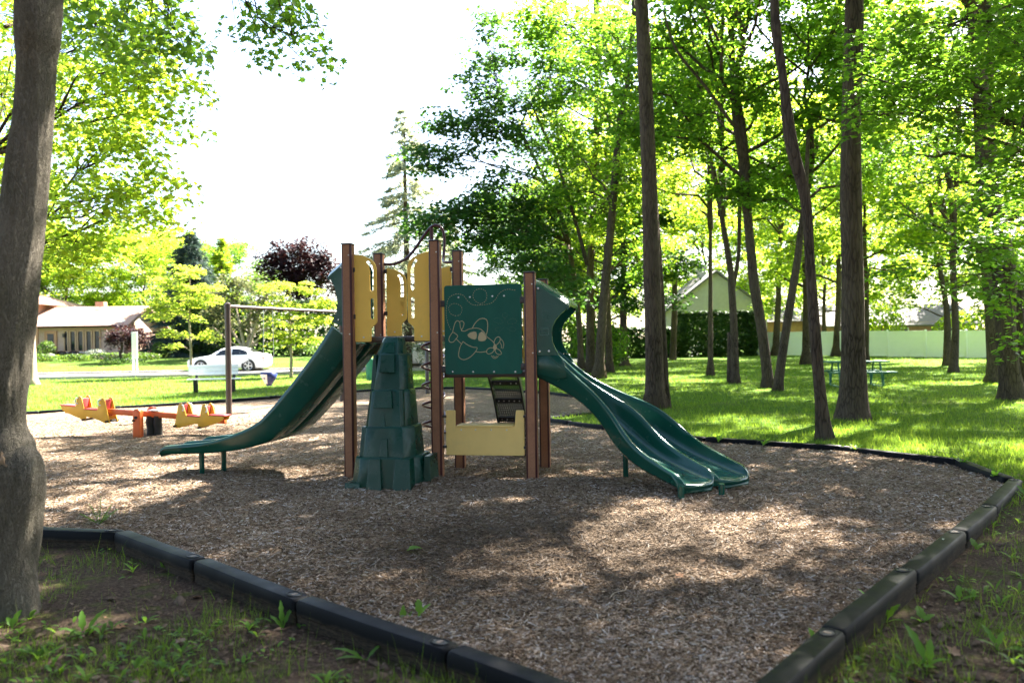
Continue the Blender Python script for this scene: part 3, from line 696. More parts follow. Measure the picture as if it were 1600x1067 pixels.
BLOB_SPUR = [(-27.7, 57, 2.6, 1.1, 1.0, 0.5, 12), (-28.48, 57, 2.24, 0.73, 0.8, 0.55, 8), (-26.92, 57, 2.31, 0.73, 0.8, 0.5, 8), (-27.71, 57, 1.86, 1.1, 0.9, 0.41, 8)]
# ------------------------------------------------------------------ play structure
PS = empty('play_structure', (MF[0], MF[1], 0), 'brown post playground climber with green slides and yellow panels', 'play structure', rz=math.atan2(E1[1], E1[0]))
# everything below is in its own frame: s along the front line, t away from the camera, z up
def post(s, t, h):
    mb = MB(); mb.box((0, 0, (h - 0.35) / 2), (0.118, 0.118, h + 0.35))
    p = mb.build('post', M['maroon'], PS, (s, t, 0), bevel=0.016, seg=3)
    mb = MB(); mb.box((0, 0, 0), (0.124, 0.124, 0.016))
    mb.build('post_cap', M['cap'], p, (0, 0, h + 0.007), bevel=0.006)
    for k_, (dx, dy) in enumerate(((0, -1), (0, 1), (1, 0), (-1, 0))):
        mb = MB(); sz = (0.078, 0.004, h + 0.2) if dx == 0 else (0.004, 0.078, h + 0.2)
        mb.box((dx * 0.0590, dy * 0.0590, (h - 0.2) / 2 - 0.004), sz)
        mb.build('face_strip', M['brown'], p)
    for zz in (h * 0.62, h - 0.12):
        mb = MB(); mb.tube([(0.03, -0.060, zz), (0.03, -0.066, zz)], [0.009, 0.006], 8)
        mb.build('bolt', M['bolt'], p)
    # clamp band where a deck is carried
    return p
SX = 1.04; TD = 1.02
post(-1.0, 0, 2.61); post(0, 0, 2.61); post(0, TD, 2.61); post(-1.0, TD, 2.61)
post(SX, 0, 2.235); post(SX, TD, 2.235)

def fr(u, w, d): return (u, d, w)          # outline in (s, z), depth = t
def sdx(u, w, d): return (d, u, w)         # outline in (t, z), depth = s
def bolts(parent, pts, t, r=0.010):
    for (s, z) in pts:
        mb = MB(); mb.tube([(s, t, z), (s, t - 0.005, z), (s, t - 0.008, z)], [r, r, r * 0.55], 10)
        mb.build('bolt', M['bolt'], parent)

def deck(s0, s1, z):
    mb = MB(); mb.box(((s0 + s1) / 2, TD / 2, z - 0.03), (s1 - s0, TD - 0.10, 0.06))
    d_ = mb.build('deck', M['dark_brown'], PS, bevel=0.008)
    mb = MB()
    for i in range(9):
        for j in range(9):
            x = s0 + (s1 - s0) * (i + 0.5) / 9; y = 0.09 + (TD - 0.18) * (j + .5) / 9
            mb.tube([(x, y, z + 0.001), (x, y, z + 0.003)], [0.02, 0.016], 6)
    mb.build('deck_studs', M['black_mesh'], d_)
deck(-0.93, -0.07, 1.585); deck(0.07, SX - 0.07, 1.185)

def arc(cx, cz, r, a0, a1, n=6):
    return [(cx + r * math.cos(R(a0 + (a1 - a0) * i / n)), cz + r * math.sin(R(a0 + (a1 - a0) * i / n))) for i in range(n + 1)]

def plate_mesh(outer, holes, th):
    """solid plate with holes: curve with filled outline, then solid mesh"""
    cu = bpy.data.curves.new('plate', 'CURVE'); cu.dimensions = '2D'; cu.fill_mode = 'BOTH'; cu.extrude = th / 2
    cu.bevel_depth = 0.0025; cu.bevel_resolution = 1; cu.offset = -0.0025
    for ring in [outer] + holes:
        spn = cu.splines.new('POLY'); spn.points.add(len(ring) - 1)
        for p, (x, y) in zip(spn.points, ring): p.co = (x, y, 0, 1)
        spn.use_cyclic_u = True
    ob = bpy.data.objects.new('plate_tmp', cu)
    COL.objects.link(ob)
    dg = bpy.context.evaluated_depsgraph_get()
    me = bpy.data.meshes.new_from_object(ob.evaluated_get(dg))
    bpy.data.objects.remove(ob); bpy.data.curves.remove(cu)
    me.transform(Matrix.Rotation(R(90), 4, 'X'))
    return me

def barrier(mir, t, name='barrier_panel', top=2.505, bot=1.53, th=0.019):
    """yellow plate on one side of an opening; outline given from the post outward"""
    u0 = 0.0; w = 0.255
    out = [(0.0, bot + 0.012), (0.012, bot), (0.175, bot)] + [(0.185, bot + 0.01), (0.185, bot + 0.13), (0.192, bot + 0.155), (0.248, bot + 0.205), (w, bot + 0.23)]
    out += [(w, top - 0.19)] + arc(w - 0.14, top - 0.18, 0.14, 0, 62, 7) + [(0.10, top - 0.018), (0.0, top)]
    h1 = [(0.178, top - 0.40), (0.20, top - 0.425), (0.222, top - 0.40), (0.222, top - 0.19), (0.205, top - 0.125), (0.165, top - 0.075), (0.140, top - 0.085), (0.140, top - 0.10), (0.165, top - 0.13), (0.178, top - 0.19)]
    h2 = arc(0.20, bot + 0.46, 0.022, 0, 180, 5) + arc(0.20, bot + 0.27, 0.022, 180, 360, 5)
    f = -1 if mir else 1
    sc = lambda L_: [(x * f, z) for x, z in L_]
    me = plate_mesh(sc(out), [sc(h1), sc(h2)], th)
    return me
def put_barrier(s, t, mir, **kw):
    me = barrier(mir, t, **kw); me.materials.append(M['yellow'])
    b = link_mesh('barrier_panel', me, PS, (s, t, 0))
    f = -1 if mir else 1
    z0 = kw.get('bot', 1.53)
    bolts(b, [(f * 0.10, z0 + 0.05)], -0.0125)
    mb = MB()
    for zz in (z0 + 0.28, z0 + 0.80): mb.box((-f * 0.012, 0, zz), (0.045, 0.03, 0.05))
    mb.build('clamp', M['cap'], b, bevel=0.004)
    return b
put_barrier(-0.925, 0.0, False); put_barrier(-0.060, 0.0, True)
put_barrier(-0.905, TD, False, top=2.44, bot=1.60); put_barrier(-0.085, TD, True, top=2.44, bot=1.60)
put_barrier(0.075, TD, False, top=2.10, bot=1.17); put_barrier(SX - 0.065, TD, True, top=2.10, bot=1.17)

# painted board with the aeroplane
def rrect(u0, w0, u1, w1, r, n=4):
    return arc(u1 - r, w1 - r, r, 0, 90, n) + arc(u0 + r, w1 - r, r, 90, 180, n) + arc(u0 + r, w0 + r, r, 180, 270, n) + arc(u1 - r, w0 + r, r, 270, 360, n)
PB0, PB1, PZ0, PZ1 = 0.100, 0.950, 1.163, 2.126
me = plate_mesh(rrect(PB0, PZ0, PB1, PZ1, 0.03), [], 0.022); me.materials.append(M['green_matte'])
board = link_mesh('play_board', me, PS, (0, -0.01, 0))
def pu(x, y): return (PB0 + (x - 98) / 757 * (PB1 - PB0), PZ1 - (y - 108 + (x - 98) * 0.02) / 872 * (PZ1 - PZ0))
TB = -0.0112
def stroke(mb, pts, w=0.0048, closed=False, k_=5):
    P = [pu(*p) for p in pts]
    if closed: P = P + [P[0]]
    P = crom(P, k_)
    mb.tube([(p[0], TB, p[1]) for p in P], w, 5)
def dashes(mb, pts, dash=0.015, gap=0.011, w=0.0035):
    P = np.array(crom([pu(*p) for p in pts], 12)); seg = np.linalg.norm(np.diff(P, axis=0), axis=1); cum = np.r_[0, np.cumsum(seg)]
    s = 0.0
    while s + dash < cum[-1]:
        a = [np.interp(q, cum, P[:, 0]) for q in (s, s + dash)]; b = [np.interp(q, cum, P[:, 1]) for q in (s, s + dash)]
        mb.tube([(a[0], TB, b[0]), (a[1], TB, b[1])], w, 5); s += dash + gap
mb = MB()
stroke(mb, [(265, 550), (300, 553), (340, 534), (400, 523), (450, 532), (490, 565), (515, 608)])
stroke(mb, [(515, 608), (545, 630), (575, 655), (590, 680)])
stroke(mb, [(400, 752), (450, 758), (515, 750)])
stroke(mb, [(375, 524), (400, 480), (440, 440), (480, 430), (515, 445), (525, 490), (520, 550), (510, 588)])
stroke(mb, [(280, 655), (330, 690), (380, 710), (418, 715), (400, 755), (350, 805), (290, 832), (245, 815), (235, 780), (250, 710)], closed=True)
stroke(mb, [(180, 560), (195, 500), (210, 465), (230, 452), (250, 470), (255, 510), (268, 548)])
stroke(mb, [(250, 462), (275, 455), (293, 475), (285, 510), (268, 545)])
stroke(mb, [(178, 565), (195, 570), (228, 600), (210, 630), (185, 658), (155, 662), (140, 640), (150, 605)], closed=True)
stroke(mb, [(212, 628), (240, 655), (268, 682)])
stroke(mb, [(590, 690), (585, 660), (600, 625), (625, 608), (645, 620), (640, 650), (615, 680)], closed=True)
stroke(mb, [(600, 715), (635, 735), (655, 765), (640, 780), (610, 770), (592, 740)], closed=True)
stroke(mb, [(585, 718), (545, 715), (515, 735), (512, 762), (530, 775), (560, 765), (582, 740)], closed=True)
stroke(mb, [(655, 628), (675, 660), (678, 690), (668, 722)], 0.004); stroke(mb, [(642, 660), (656, 690), (654, 720)], 0.004)
stroke(mb, [(555, 790), (580, 815), (605, 812), (625, 792)], 0.004); stroke(mb, [(570, 790), (590, 803), (612, 795)], 0.004)
mb.build('aeroplane_engraving', M['tan_line'], board)
for poly in ([(325, 590), (350, 568), (390, 557), (412, 562), (418, 590), (412, 625), (395, 636), (365, 628), (335, 610)], [(440, 575), (465, 557), (485, 568), (505, 600), (513, 625), (495, 645), (465, 652), (435, 646), (427, 625)], [(580, 690), (592, 676), (606, 688), (612, 715), (600, 735), (585, 738), (572, 715)]):
    mb = MB(); mb.prism([pu(*p) for p in poly], fr, -0.0155, -0.0100); mb.build('inlay', M['tan_line'], board)
mb = MB()
dashes(mb, [(162, 540), (135, 480), (118, 400), (125, 300), (150, 225), (220, 190), (290, 205), (330, 255), (380, 295), (460, 298), (550, 285), (600, 250), (650, 180), (720, 148), (800, 157)])
dashes(mb, [(215, 405), (165, 385), (142, 330), (170, 290), (220, 285), (265, 310), (275, 350), (255, 392), (215, 405)])
dashes(mb, [(462, 288), (410, 262), (385, 210), (405, 160), (455, 140), (505, 160), (522, 210), (505, 262), (462, 288)])
mb.build('dotted_trail', M['tan_line'], board)
mb = MB()   # faint flower-like insect
f_ = 0.0026
stroke(mb, [(695, 455), (672, 470), (668, 500), (690, 522), (715, 505), (718, 475)], f_, True)
stroke(mb, [(675, 465), (640, 430), (600, 430), (585, 455), (620, 475), (665, 478)], f_, True)
stroke(mb, [(715, 465), (750, 432), (790, 435), (808, 458), (770, 480), (722, 480)], f_, True)
stroke(mb, [(695, 450), (690, 425)], f_); stroke(mb, [(668, 405), (690, 425), (720, 400), (712, 380), (680, 375)], f_, True)
for q in ([(680, 520), (650, 545), (615, 555), (600, 530), (630, 515), (660, 520)], [(710, 520), (740, 545), (780, 555), (795, 530), (760, 512), (725, 518)], [(572, 480), (578, 500)], [(820, 480), (828, 500)], [(640, 565), (625, 580)], [(735, 565), (740, 580)]): stroke(mb, q, f_)
mb.build('insect_engraving', simple('faded_inlay', (0.17, 0.19, 0.11), 0.6, 0.1), board)
bolts(board, [pu(242, 224), pu(355, 222), pu(575, 214), pu(688, 211), pu(174, 953), pu(376, 950), pu(580, 947), pu(787, 945)], -0.013, 0.0095)
mb = MB()
for s_, z_ in ((0.075, 1.22), (0.075, 1.93), (SX - 0.075, 1.24), (SX - 0.075, 1.95)): mb.box((s_, -0.005, z_), (0.06, 0.035, 0.07))
mb.build('clamp', M['cap'], board, bevel=0.005)

# counter panel with shelf
cz = [(0.113, 0.292), (0.946, 0.292)] + arc(0.946, 0.307, 0.014, -60, 0, 3) + [(0.960, 0.765)] + [(0.95, 0.776), (0.882, 0.776), (0.872, 0.766), (0.858, 0.61), (0.846, 0.600), (0.214, 0.600), (0.204, 0.61), (0.206, 0.766), (0.196, 0.776), (0.110, 0.776), (0.100, 0.765), (0.100, 0.306)]
me = plate_mesh(cz, [], 0.02); me.materials.append(M['pale_yellow'])
counter = link_mesh('counter_panel', me, PS, (0, -0.012, 0))
mb = MB(); mb.box((0.53, 0.10, 0.605), (0.625, 0.24, 0.02))
mb.build('shelf', M['pale_yellow'], counter, bevel=0.004)
bolts(counter, [(0.27, 0.565), (0.43, 0.566), (0.60, 0.566), (0.77, 0.565)], -0.011, 0.008)
mb = MB()
for s_, z_ in ((0.085, 0.38), (0.085, 0.71), (0.975, 0.38), (0.975, 0.71)): mb.box((s_, 0.0, z_), (0.05, 0.03, 0.03))
mb.build('clamp', M['cap'], counter, bevel=0.005)

# ---------------- slides
def slide_section(W_, r, mid=1.0, thick=0.05):
    """closed outline (t, h) of a two-lane trough, t from -W/2 (near) to W/2"""
    h = W_ / 2; rm = r * mid; g = max(r, 0.03)
    lane = lambda a, sgn: [(a + sgn * 0.010, r * 0.97), (a + sgn * 0.028, r), (a + sgn * 0.046, r * 0.95), (a + sgn * 0.052, r * 0.72), (a + sgn * 0.062, r * 0.30), (a + sgn * 0.082, r * 0.07), (a + sgn * 0.115, 0.0)]
    top = [(-h, r * 0.90)] + lane(-h, 1) + [(-h / 2, -0.006), (-0.105, 0.0), (-0.070, rm * 0.07), (-0.048, rm * 0.30), (-0.036, rm * 0.72), (-0.024, rm * 0.95), (0, rm), (0.024, rm * 0.95), (0.036, rm * 0.72), (0.048, rm * 0.30), (0.070, rm * 0.07), (0.105, 0.0), (h / 2, -0.006)] + lane(h, -1)[::-1] + [(h, r * 0.90)]
    bot = [(h + 0.004, r * 0.90 - 0.03), (h - 0.014, r * 0.6 - 0.02), (h - 0.016, -0.02), (h - 0.04, -thick), (0.10, -thick), (0.075, -thick * 0.8), (0.06, max(0.0, rm * 0.3) - 0.02), (0.0, max(0.0, rm * 0.5) - 0.03), (-0.06, max(0.0, rm * 0.3) - 0.02), (-0.075, -thick * 0.8), (-0.10, -thick), (-h + 0.04, -thick), (-h + 0.016, -0.02), (-h + 0.014, r * 0.6 - 0.02), (-h - 0.004, r * 0.90 - 0.03)]
    return top + bot
def slide_mesh(path, name, mat, W_=0.95):
    """path: list of (point (s,t), tangent angle, z, r, slope) ; last stations round off each lane"""
    rings = []
    for (c, ang, z, r, ext, midf, perp) in path:
        d = np.array([math.cos(ang), math.sin(ang)]); nl = np.array([-d[1], d[0]])
        ring = []
        for (u, hh) in slide_section(W_, r, midf):
            lane = abs(u) / (W_ / 2); q = (lane * 2 - 1)
            e = ext * (1 - q * q) if ext else 0.0
            # heights are laid out square to the bed
            p = c + nl * u + d * (e + perp[0] * hh)
            ring.append((p[0], p[1], z + perp[1] * hh))
        rings.append(ring)
    mb = MB(); mb.loft(rings)
    return mb.mesh(name, mat, auto=1.0)

# wavy slide on the low deck (curves towards the camera)
def bez(P0, P1, P2, P3, u): return (1 - u) ** 3 * P0 + 3 * (1 - u) ** 2 * u * P1 + 3 * (1 - u) * u * u * P2 + u ** 3 * P3
ang = -0.862
P0 = np.array([1.1, 0.478]); P3 = np.array([2.835, -0.354]); P1 = P0 + np.array([0.868, 0]); P2 = P3 - 1.16 * np.array([math.cos(ang), math.sin(ang)])
N_ = 32
us = np.linspace(0, 1, N_ + 1)
zc = np.interp(us, np.linspace(0, 1, 6), [1.17, 0.925, 0.685, 0.468, 0.273, 0.153])
rc = np.interp(us, np.linspace(0, 1, 6), [0.34, 0.18, 0.215, 0.285, 0.15, 0.086])
for a in (zc, rc):
    for _ in range(6): a[1:-1] = (a[:-2] + 2 * a[1:-1] + a[2:]) / 4
path = []
for i, u in enumerate(us):
    c = bez(P0, P1, P2, P3, u); dd_ = bez(P0, P1, P2, P3, min(1, u + .01)) - bez(P0, P1, P2, P3, max(0, u - .01))
    path.append((c, math.atan2(dd_[1], dd_[0]), zc[i], rc[i], 0.0, 1.0, (0, 1)))
dv = np.array([math.cos(ang), math.sin(ang)])
for st, dz, rr, ex in ((0.05, -0.006, 0.080, 0.02), (0.10, -0.012, 0.066, 0.05), (0.135, -0.022, 0.045, 0.075), (0.155, -0.038, 0.022, 0.085), (0.155, -0.055, 0.008, 0.08)):
    path.append((P3 + dv * st * 0.6, ang, zc[-1] + dz, rr, ex, 0.9, (0, 1)))
wav = link_mesh('wavy_slide', slide_mesh(path, 'wavy_slide', M['green']), PS)

# straight slide on the high deck
prof = crom([(-0.98, 1.53), (-1.07, 1.42), (-1.25, 1.205), (-1.54, 0.885), (-1.87, 0.560), (-2.10, 0.435), (-2.40, 0.362), (-2.75, 0.325), (-3.10, 0.312), (-3.27, 0.308)], 4)
path = []
for i, p in enumerate(prof):
    a = prof[max(0, i - 1)]; b = prof[min(len(prof) - 1, i + 1)]
    sl = math.atan2(b[1] - a[1], -(b[0] - a[0]))   # travel towards -s
    r = float(np.interp(-p[0], [0.98, 1.2, 1.54, 1.87, 2.26, 2.69, 3.3], [0.30, 0.27, 0.245, 0.225, 0.16, 0.085, 0.05]))
    path.append((np.array([p[0], 0.475]), math.pi, p[1], r, 0.0, 0.92, (-math.sin(sl), math.cos(sl))))
for st, dz, rr, ex in ((0.03, -0.004, 0.044, 0.01), (0.055, -0.010, 0.034, 0.025), (0.07, -0.02, 0.02, 0.035), (0.07, -0.032, 0.006, 0.035)):
    path.append((np.array([-3.27 - st, 0.475]), math.pi, 0.308 + dz, rr, ex, 0.9, (0, 1)))
stl = link_mesh('straight_slide', slide_mesh(path, 'straight_slide', M['green']), PS)

def legs(parent, pts):
    for (s, t, z) in pts:
        mb = MB(); mb.cyl((s, t, -0.2), (s, t, z), 0.03, 14)
        mb.build('leg', M['green'], parent, smooth=False, auto=0.8)
def wl(x, y):
    p = np.array([x, y]) - MF
    return float(p @ E1), float(p @ E2)
legs(stl, [(-2.87, 0.10, 0.29), (-2.88, 0.60, 0.29)])
a_ = wl(1.56, 7.46); b_ = wl(1.97, 7.57); c_ = wl(1.225, 8.74)
legs(wav, [(a_[0], a_[1], 0.13), (b_[0], b_[1], 0.13), (c_[0], c_[1], 0.5)])

def hood(poly, roof, name, nside):
    """two side walls joined by a curved roof; poly and roof in (s, z)"""
    mb = MB()
    T0, T1, th = 0.0, 0.955, 0.035
    mb.prism(poly, fr, T0, T0 + th); mb.prism(poly, fr, T1 - th, T1)
    n = 14; rings = []
    cx = sum(p[0] for p in poly) / len(poly); czz = sum(p[1] for p in poly) / len(poly)
    def across(p, off):
        ring = []
        for i in range(n + 1):
            q = i / n; t = T0 - 0.006 + (T1 - T0 + 0.012) * q
            e = min(q, 1 - q) * 2
            dn = 0.075 * (1 - min(1, e / 0.28)) ** 2
            d_ = np.array([p[0] - cx, p[1] - czz]); d_ = d_ / np.linalg.norm(d_)
            ring.append((p[0] + d_[0] * (off - dn * 0.2), t, p[1] + d_[1] * (off - dn)))
        return ring
    R_ = crom(roof, 4)
    for p in R_: rings.append(across(p, 0.028))
    low = [across(p, -0.004) for p in R_]
    m = len(R_); w = n + 1
    vs_ = [q for r_ in rings for q in r_] + [q for r_ in low for q in r_]
    fs = []
    for a in range(m - 1):
        for b in range(n):
            i0 = a * w + b
            fs.append((i0, i0 + 1, i0 + 1 + w, i0 + w))
            j0 = m * w + i0
            fs.append((j0, j0 + w, j0 + w + 1, j0 + 1))
    for b in range(n):
        fs.append((b, m * w + b, m * w + b + 1, b + 1)); e = (m - 1) * w
        fs.append((e + b, e + b + 1, m * w + e + b + 1, m * w + e + b))
    for a in range(m - 1):
        fs.append((a * w, (a + 1) * w, m * w + (a + 1) * w, m * w + a * w))
        fs.append((a * w + n, m * w + a * w + n, m * w + (a + 1) * w + n, (a + 1) * w + n))
    mb.add(vs_, fs)
    return mb.build(name, M['green'], None, auto=0.6)
hr_poly = [(1.105, 2.09), (1.16, 2.065), (1.285, 1.972), (1.405, 1.882), (1.425, 1.86), (1.42, 1.842), (1.36, 1.785), (1.305, 1.725), (1.275, 1.66), (1.266, 1.59), (1.272, 1.50), (1.315, 1.405), (1.345, 1.36), (1.105, 1.36)]
h1 = hood(hr_poly, [(1.10, 2.150), (1.166, 2.122), (1.30, 2.028), (1.40, 1.955), (1.445, 1.915), (1.450, 1.885)], 'slide_hood', 1); h1.parent = PS
hl_poly = [(-1.065, 2.36), (-1.095, 2.355), (-1.20, 2.265), (-1.212, 2.25), (-1.205, 2.225), (-1.165, 2.14), (-1.14, 2.04), (-1.13, 1.94), (-1.145, 1.87), (-1.20, 1.76), (-1.065, 1.70)]
h2 = hood(hl_poly, [(-1.06, 2.43), (-1.10, 2.418), (-1.17, 2.36), (-1.225, 2.312), (-1.242, 2.285)], 'slide_hood', 1); h2.parent = PS
bolts(h1, [(1.135, 1.40), (1.235, 1.402), (1.128, 2.07)], -0.001, 0.012)
bolts(h2, [(-1.12, 1.78), (-1.085, 2.36)], -0.001, 0.010)
for hd, su in ((h1, 1.185), (h2, -1.115)):
    if hd is h1:
        mb = MB()
        for a, b in (((su - 0.045, 1.64), (su + 0.045, 1.642)), ((su + 0.045, 1.642), (su + 0.05, 1.575)), ((su - 0.05, 1.64), (su - 0.05, 1.58)), ((su - 0.045, 1.575), (su + 0.045, 1.57)), ((su - 0.03, 1.605), (su + 0.01, 1.606))):
            mb.tube([(a[0], -0.0005, a[1]), (b[0], -0.0005, b[1])], 0.004, 5)
        mb.build('embossed_mark', simple('worn_emboss', (0.06, 0.15, 0.12), 0.5, 0.1), hd)
# flange of each slide against its deck
mb = MB(); mb.box((1.098, 0.478, 1.26), (0.02, 0.95, 0.22)); mb.build('slide_flange', M['green'], wav, bevel=0.004)
for t_ in (0.001, 0.926):
    mb = MB(); mb.prism([(1.105, 1.150), (1.20, 1.135), (1.30, 1.10), (1.42, 1.12), (1.40, 1.27), (1.343, 1.357), (1.105, 1.357)], fr, t_, t_ + 0.028)
    mb.build('slide_cheek', M['green'], wav, bevel=0.006)

# ---------------- moulded climbing tower
def ngon(s0, s1, t0, t1, cuts, z):
    """faceted outline: front (t0) to back (t1), corner chamfers in cuts (fl, fr, bl, br)"""
    fl, f_r, bl, br = cuts
    return [(s0 + fl[0], t0, z), (s0 + (s1 - s0) * 0.36, t0 - 0.012, z), (s0 + (s1 - s0) * 0.62, t0 + 0.006, z), (s1 - f_r[0], t0, z), (s1, t0 + f_r[1], z), (s1 + 0.0, t1 - br, z), (s1 - br, t1, z), (s0 + bl, t1, z), (s0, t1 - bl, z), (s0, t0 + fl[1], z)]
mb = MB()
tiers = [(-0.10, 0.335, (-0.815, -0.03, -0.60, 0.02), (-0.765, -0.07, -0.565, 0.02), ((0.09, 0.10), (0.16, 0.24), 0.04, 0.05)),
         (0.33, 0.645, (-0.718, -0.13, -0.525, -0.02), (-0.690, -0.155, -0.485, -0.03), ((0.06, 0.08), (0.09, 0.15), 0.05, 0.05)),
         (0.64, 1.025, (-0.672, -0.19, -0.465, -0.03), (-0.632, -0.215, -0.425, -0.04), ((0.05, 0.07), (0.08, 0.13), 0.05, 0.05)),
         (1.02, 1.400, (-0.618, -0.235, -0.405, -0.04), (-0.582, -0.255, -0.345, -0.05), ((0.05, 0.07), (0.06, 0.11), 0.04, 0.04)),
         (1.395, 1.575, (-0.585, -0.300, -0.325, -0.06), (-0.545, -0.325, -0.225, -0.06), ((0.04, 0.05), (0.04, 0.08), 0.03, 0.03))]
for z0, z1, b0, b1, cu in tiers:
    mb.loft([ngon(*b0, cu, z0), ngon(*b1, cu, z1 - 0.02), ngon(b1[0] + 0.012, b1[1] - 0.012, b1[2] + 0.012, b1[3] - 0.004, cu, z1)])
tower = mb.build('climbing_tower', M['tower_green'], PS, bevel=0.005, seg=2, auto=0.35)
def block(name, s0, s1, z0, z1, tf0, tf1, tb, in_=0.012, mat='tower_green'):
    mb = MB()
    mb.loft([[(s0, tf0, z0), (s1, tf0, z0), (s1, tb, z0), (s0, tb, z0)], [(s0 + in_, tf1, z1), (s1 - in_, tf1, z1), (s1 - in_, tb, z1), (s0 + in_, tb, z1)]])
    return mb.build(name, M[mat], tower, bevel=0.005, auto=0.35)
block('foothold', -0.515, -0.345, 1.205, 1.392, -0.415, -0.378, -0.2)
block('foothold', -0.560, -0.355, 0.835, 1.017, -0.480, -0.450, -0.3)
block('foothold', -0.475, -0.385, 0.335, 0.520, -0.545, -0.515, -0.4)
block('foothold', -0.845, -0.66, -0.10, 0.075, -0.63, -0.60, -0.4)
block('foothold', -0.07, 0.03, -0.05, 0.325, -0.38, -0.36, -0.06, 0.02)
block('foothold', -0.32, -0.11, -0.10, 0.325, -0.655, -0.575, -0.4, 0.03)
block('foothold', -0.60, -0.42, -0.10, 0.325, -0.655, -0.590, -0.4, 0.03)
block('foothold', -0.715, -0.60, 0.335, 0.64, -0.49, -0.45, -0.3, 0.02)
block('foothold', -0.32, -0.235, 0.645, 1.018, -0.45, -0.415, -0.3, 0.02)
block('foothold', -0.622, -0.55, 1.022, 1.392, -0.375, -0.335, -0.2, 0.02)
mb = MB(); mb.add([(-0.515, -0.498, 0.53), (-0.41, -0.498, 0.53), (-0.455, -0.455, 0.80), (-0.50, -0.35, 0.53), (-0.41, -0.35, 0.53), (-0.455, -0.35, 0.8)], [(0, 1, 2), (0, 3, 4, 1), (1, 4, 5, 2), (0, 2, 5, 3), (3, 5, 4)])
mb.build('rib', M['tower_green'], tower)
mb = MB(); mb.add([(-0.515, -0.325, 1.41), (-0.365, -0.325, 1.41), (-0.49, -0.275, 1.52), (-0.39, -0.275, 1.52), (-0.515, -0.2, 1.41), (-0.365, -0.2, 1.41), (-0.49, -0.2, 1.52), (-0.39, -0.2, 1.52)], [(0, 1, 3, 2), (4, 6, 7, 5), (0, 2, 6, 4), (1, 5, 7, 3), (2, 3, 7, 6), (0, 4, 5, 1)])
mb.build('rib', M['tower_green'], tower)

# ---------------- corkscrew climber with its arch
pc = (-0.43, 1.40)
mb = MB(); mb.tube([(pc[0], pc[1], -0.2), (pc[0], pc[1], 2.97)], 0.026, 12)
cork = mb.build('corkscrew_pole', M['maroon'], PS, auto=0.8)
pts = []
for i in range(0, 5 * 20 + 1):
    a = 2 * math.pi * i / 20 + 0.4; pts.append((pc[0] + 0.145 * math.cos(a), pc[1] + 0.145 * math.sin(a), 0.36 + 0.245 * i / 20))
mb = MB(); mb.tube(pts, 0.016, 8); 
for i in range(0, 6): 
    q = pts[min(i * 20, len(pts) - 1)]; mb.tube([(pc[0], pc[1], q[2]), q], 0.012, 6)
mb.build('corkscrew_coil', M['maroon'], cork, auto=0.9)
arch = crom([(-0.94, 1.02, 2.49), (-0.83, 1.10, 2.50), (-0.69, 1.25, 2.60), (-0.53, 1.38, 2.86), (-0.45, 1.40, 2.965), (-0.37, 1.40, 3.0), (-0.285, 1.40, 2.945), (-0.255, 1.38, 2.78), (-0.245, 1.28, 2.56), (-0.19, 1.12, 2.50), (-0.06, 1.02, 2.485)], 5)
mb = MB(); mb.tube(arch, 0.019, 10)
mb.build('arch_rail', M['maroon'], PS, auto=0.9)

# ---------------- perforated step climber behind the low deck
ramp = None
s0, s1 = 0.33, 0.715
steps = 5
A = crom([(1.06, 1.165), (1.25, 1.03), (1.50, 0.78), (1.75, 0.47), (1.95, 0.21), (2.12, -0.06)], 3)
mb = MB()
for s_ in (s0, s1 - 0.02):
    prof_ = [(p[0] - 0.045, p[1] - 0.02) for p in A] + [(p[0] + 0.045, p[1] + 0.02) for p in A[::-1]]
    mb.prism(prof_, sdx, s_, s_ + 0.02)
ramp = mb.build('step_climber', M['black_mesh'], PS)
nb = 10
Acum = np.r_[0, np.cumsum([np.linalg.norm(A[i + 1] - A[i]) for i in range(len(A) - 1)])]
def at_(q): return np.array([np.interp(q, Acum, [p[0] for p in A]), np.interp(q, Acum, [p[1] for p in A])])
cell = Acum[-1] / 20
mbm = MB(); mbb = MB()
for r_ in range(20):
    a = at_(r_ * cell); b = at_((r_ + 1) * cell)
    if r_ % 4 == 3:
        tg = (b - a) / np.linalg.norm(b - a); nn = np.array([tg[1], -tg[0]])
        me_ = MB(); me_.prism([tuple(a), tuple(b), tuple(b + nn * -0.012), tuple(a + nn * -0.012)], sdx, s0 + 0.02, s1 - 0.02)
        me_.build('tread', M['black_mesh'], ramp)
        for i in range(5):
            s_ = s0 + 0.06 + i * (s1 - s0 - 0.12) / 4; m_ = (a + b) / 2
            bb_ = MB(); bb_.tube([(s_, m_[0] - 0.006, m_[1]), (s_, m_[0] - 0.014, m_[1])], [0.009, 0.005], 6); bb_.build('bolt', M['bolt'], ramp)
        continue
    ncol = 14; cw = (s1 - s0 - 0.04) / ncol; hc = 2
    for h in range(hc):
        aa = a + (b - a) * h / hc; bb = a + (b - a) * (h + 1) / hc
        for i in range(ncol):
            x0 = s0 + 0.02 + i * cw + (0.5 * cw if h % 2 else 0); x1 = x0 + cw
            x1 = min(x1, s1 - 0.02)
            m0 = (x0 + x1) / 2
            for p, q in (((x0, aa), (m0, bb)), ((m0, bb), (x1, aa))):
                w_ = 0.0055
                mbm.tube([(p[0], p[1][0], p[1][1]), (q[0], q[1][0], q[1][1])], w_, 4, caps=False)
lat = mbm.build('perforated_mesh', M['black_mesh'], ramp)
lat['kind'] = 'stuff'
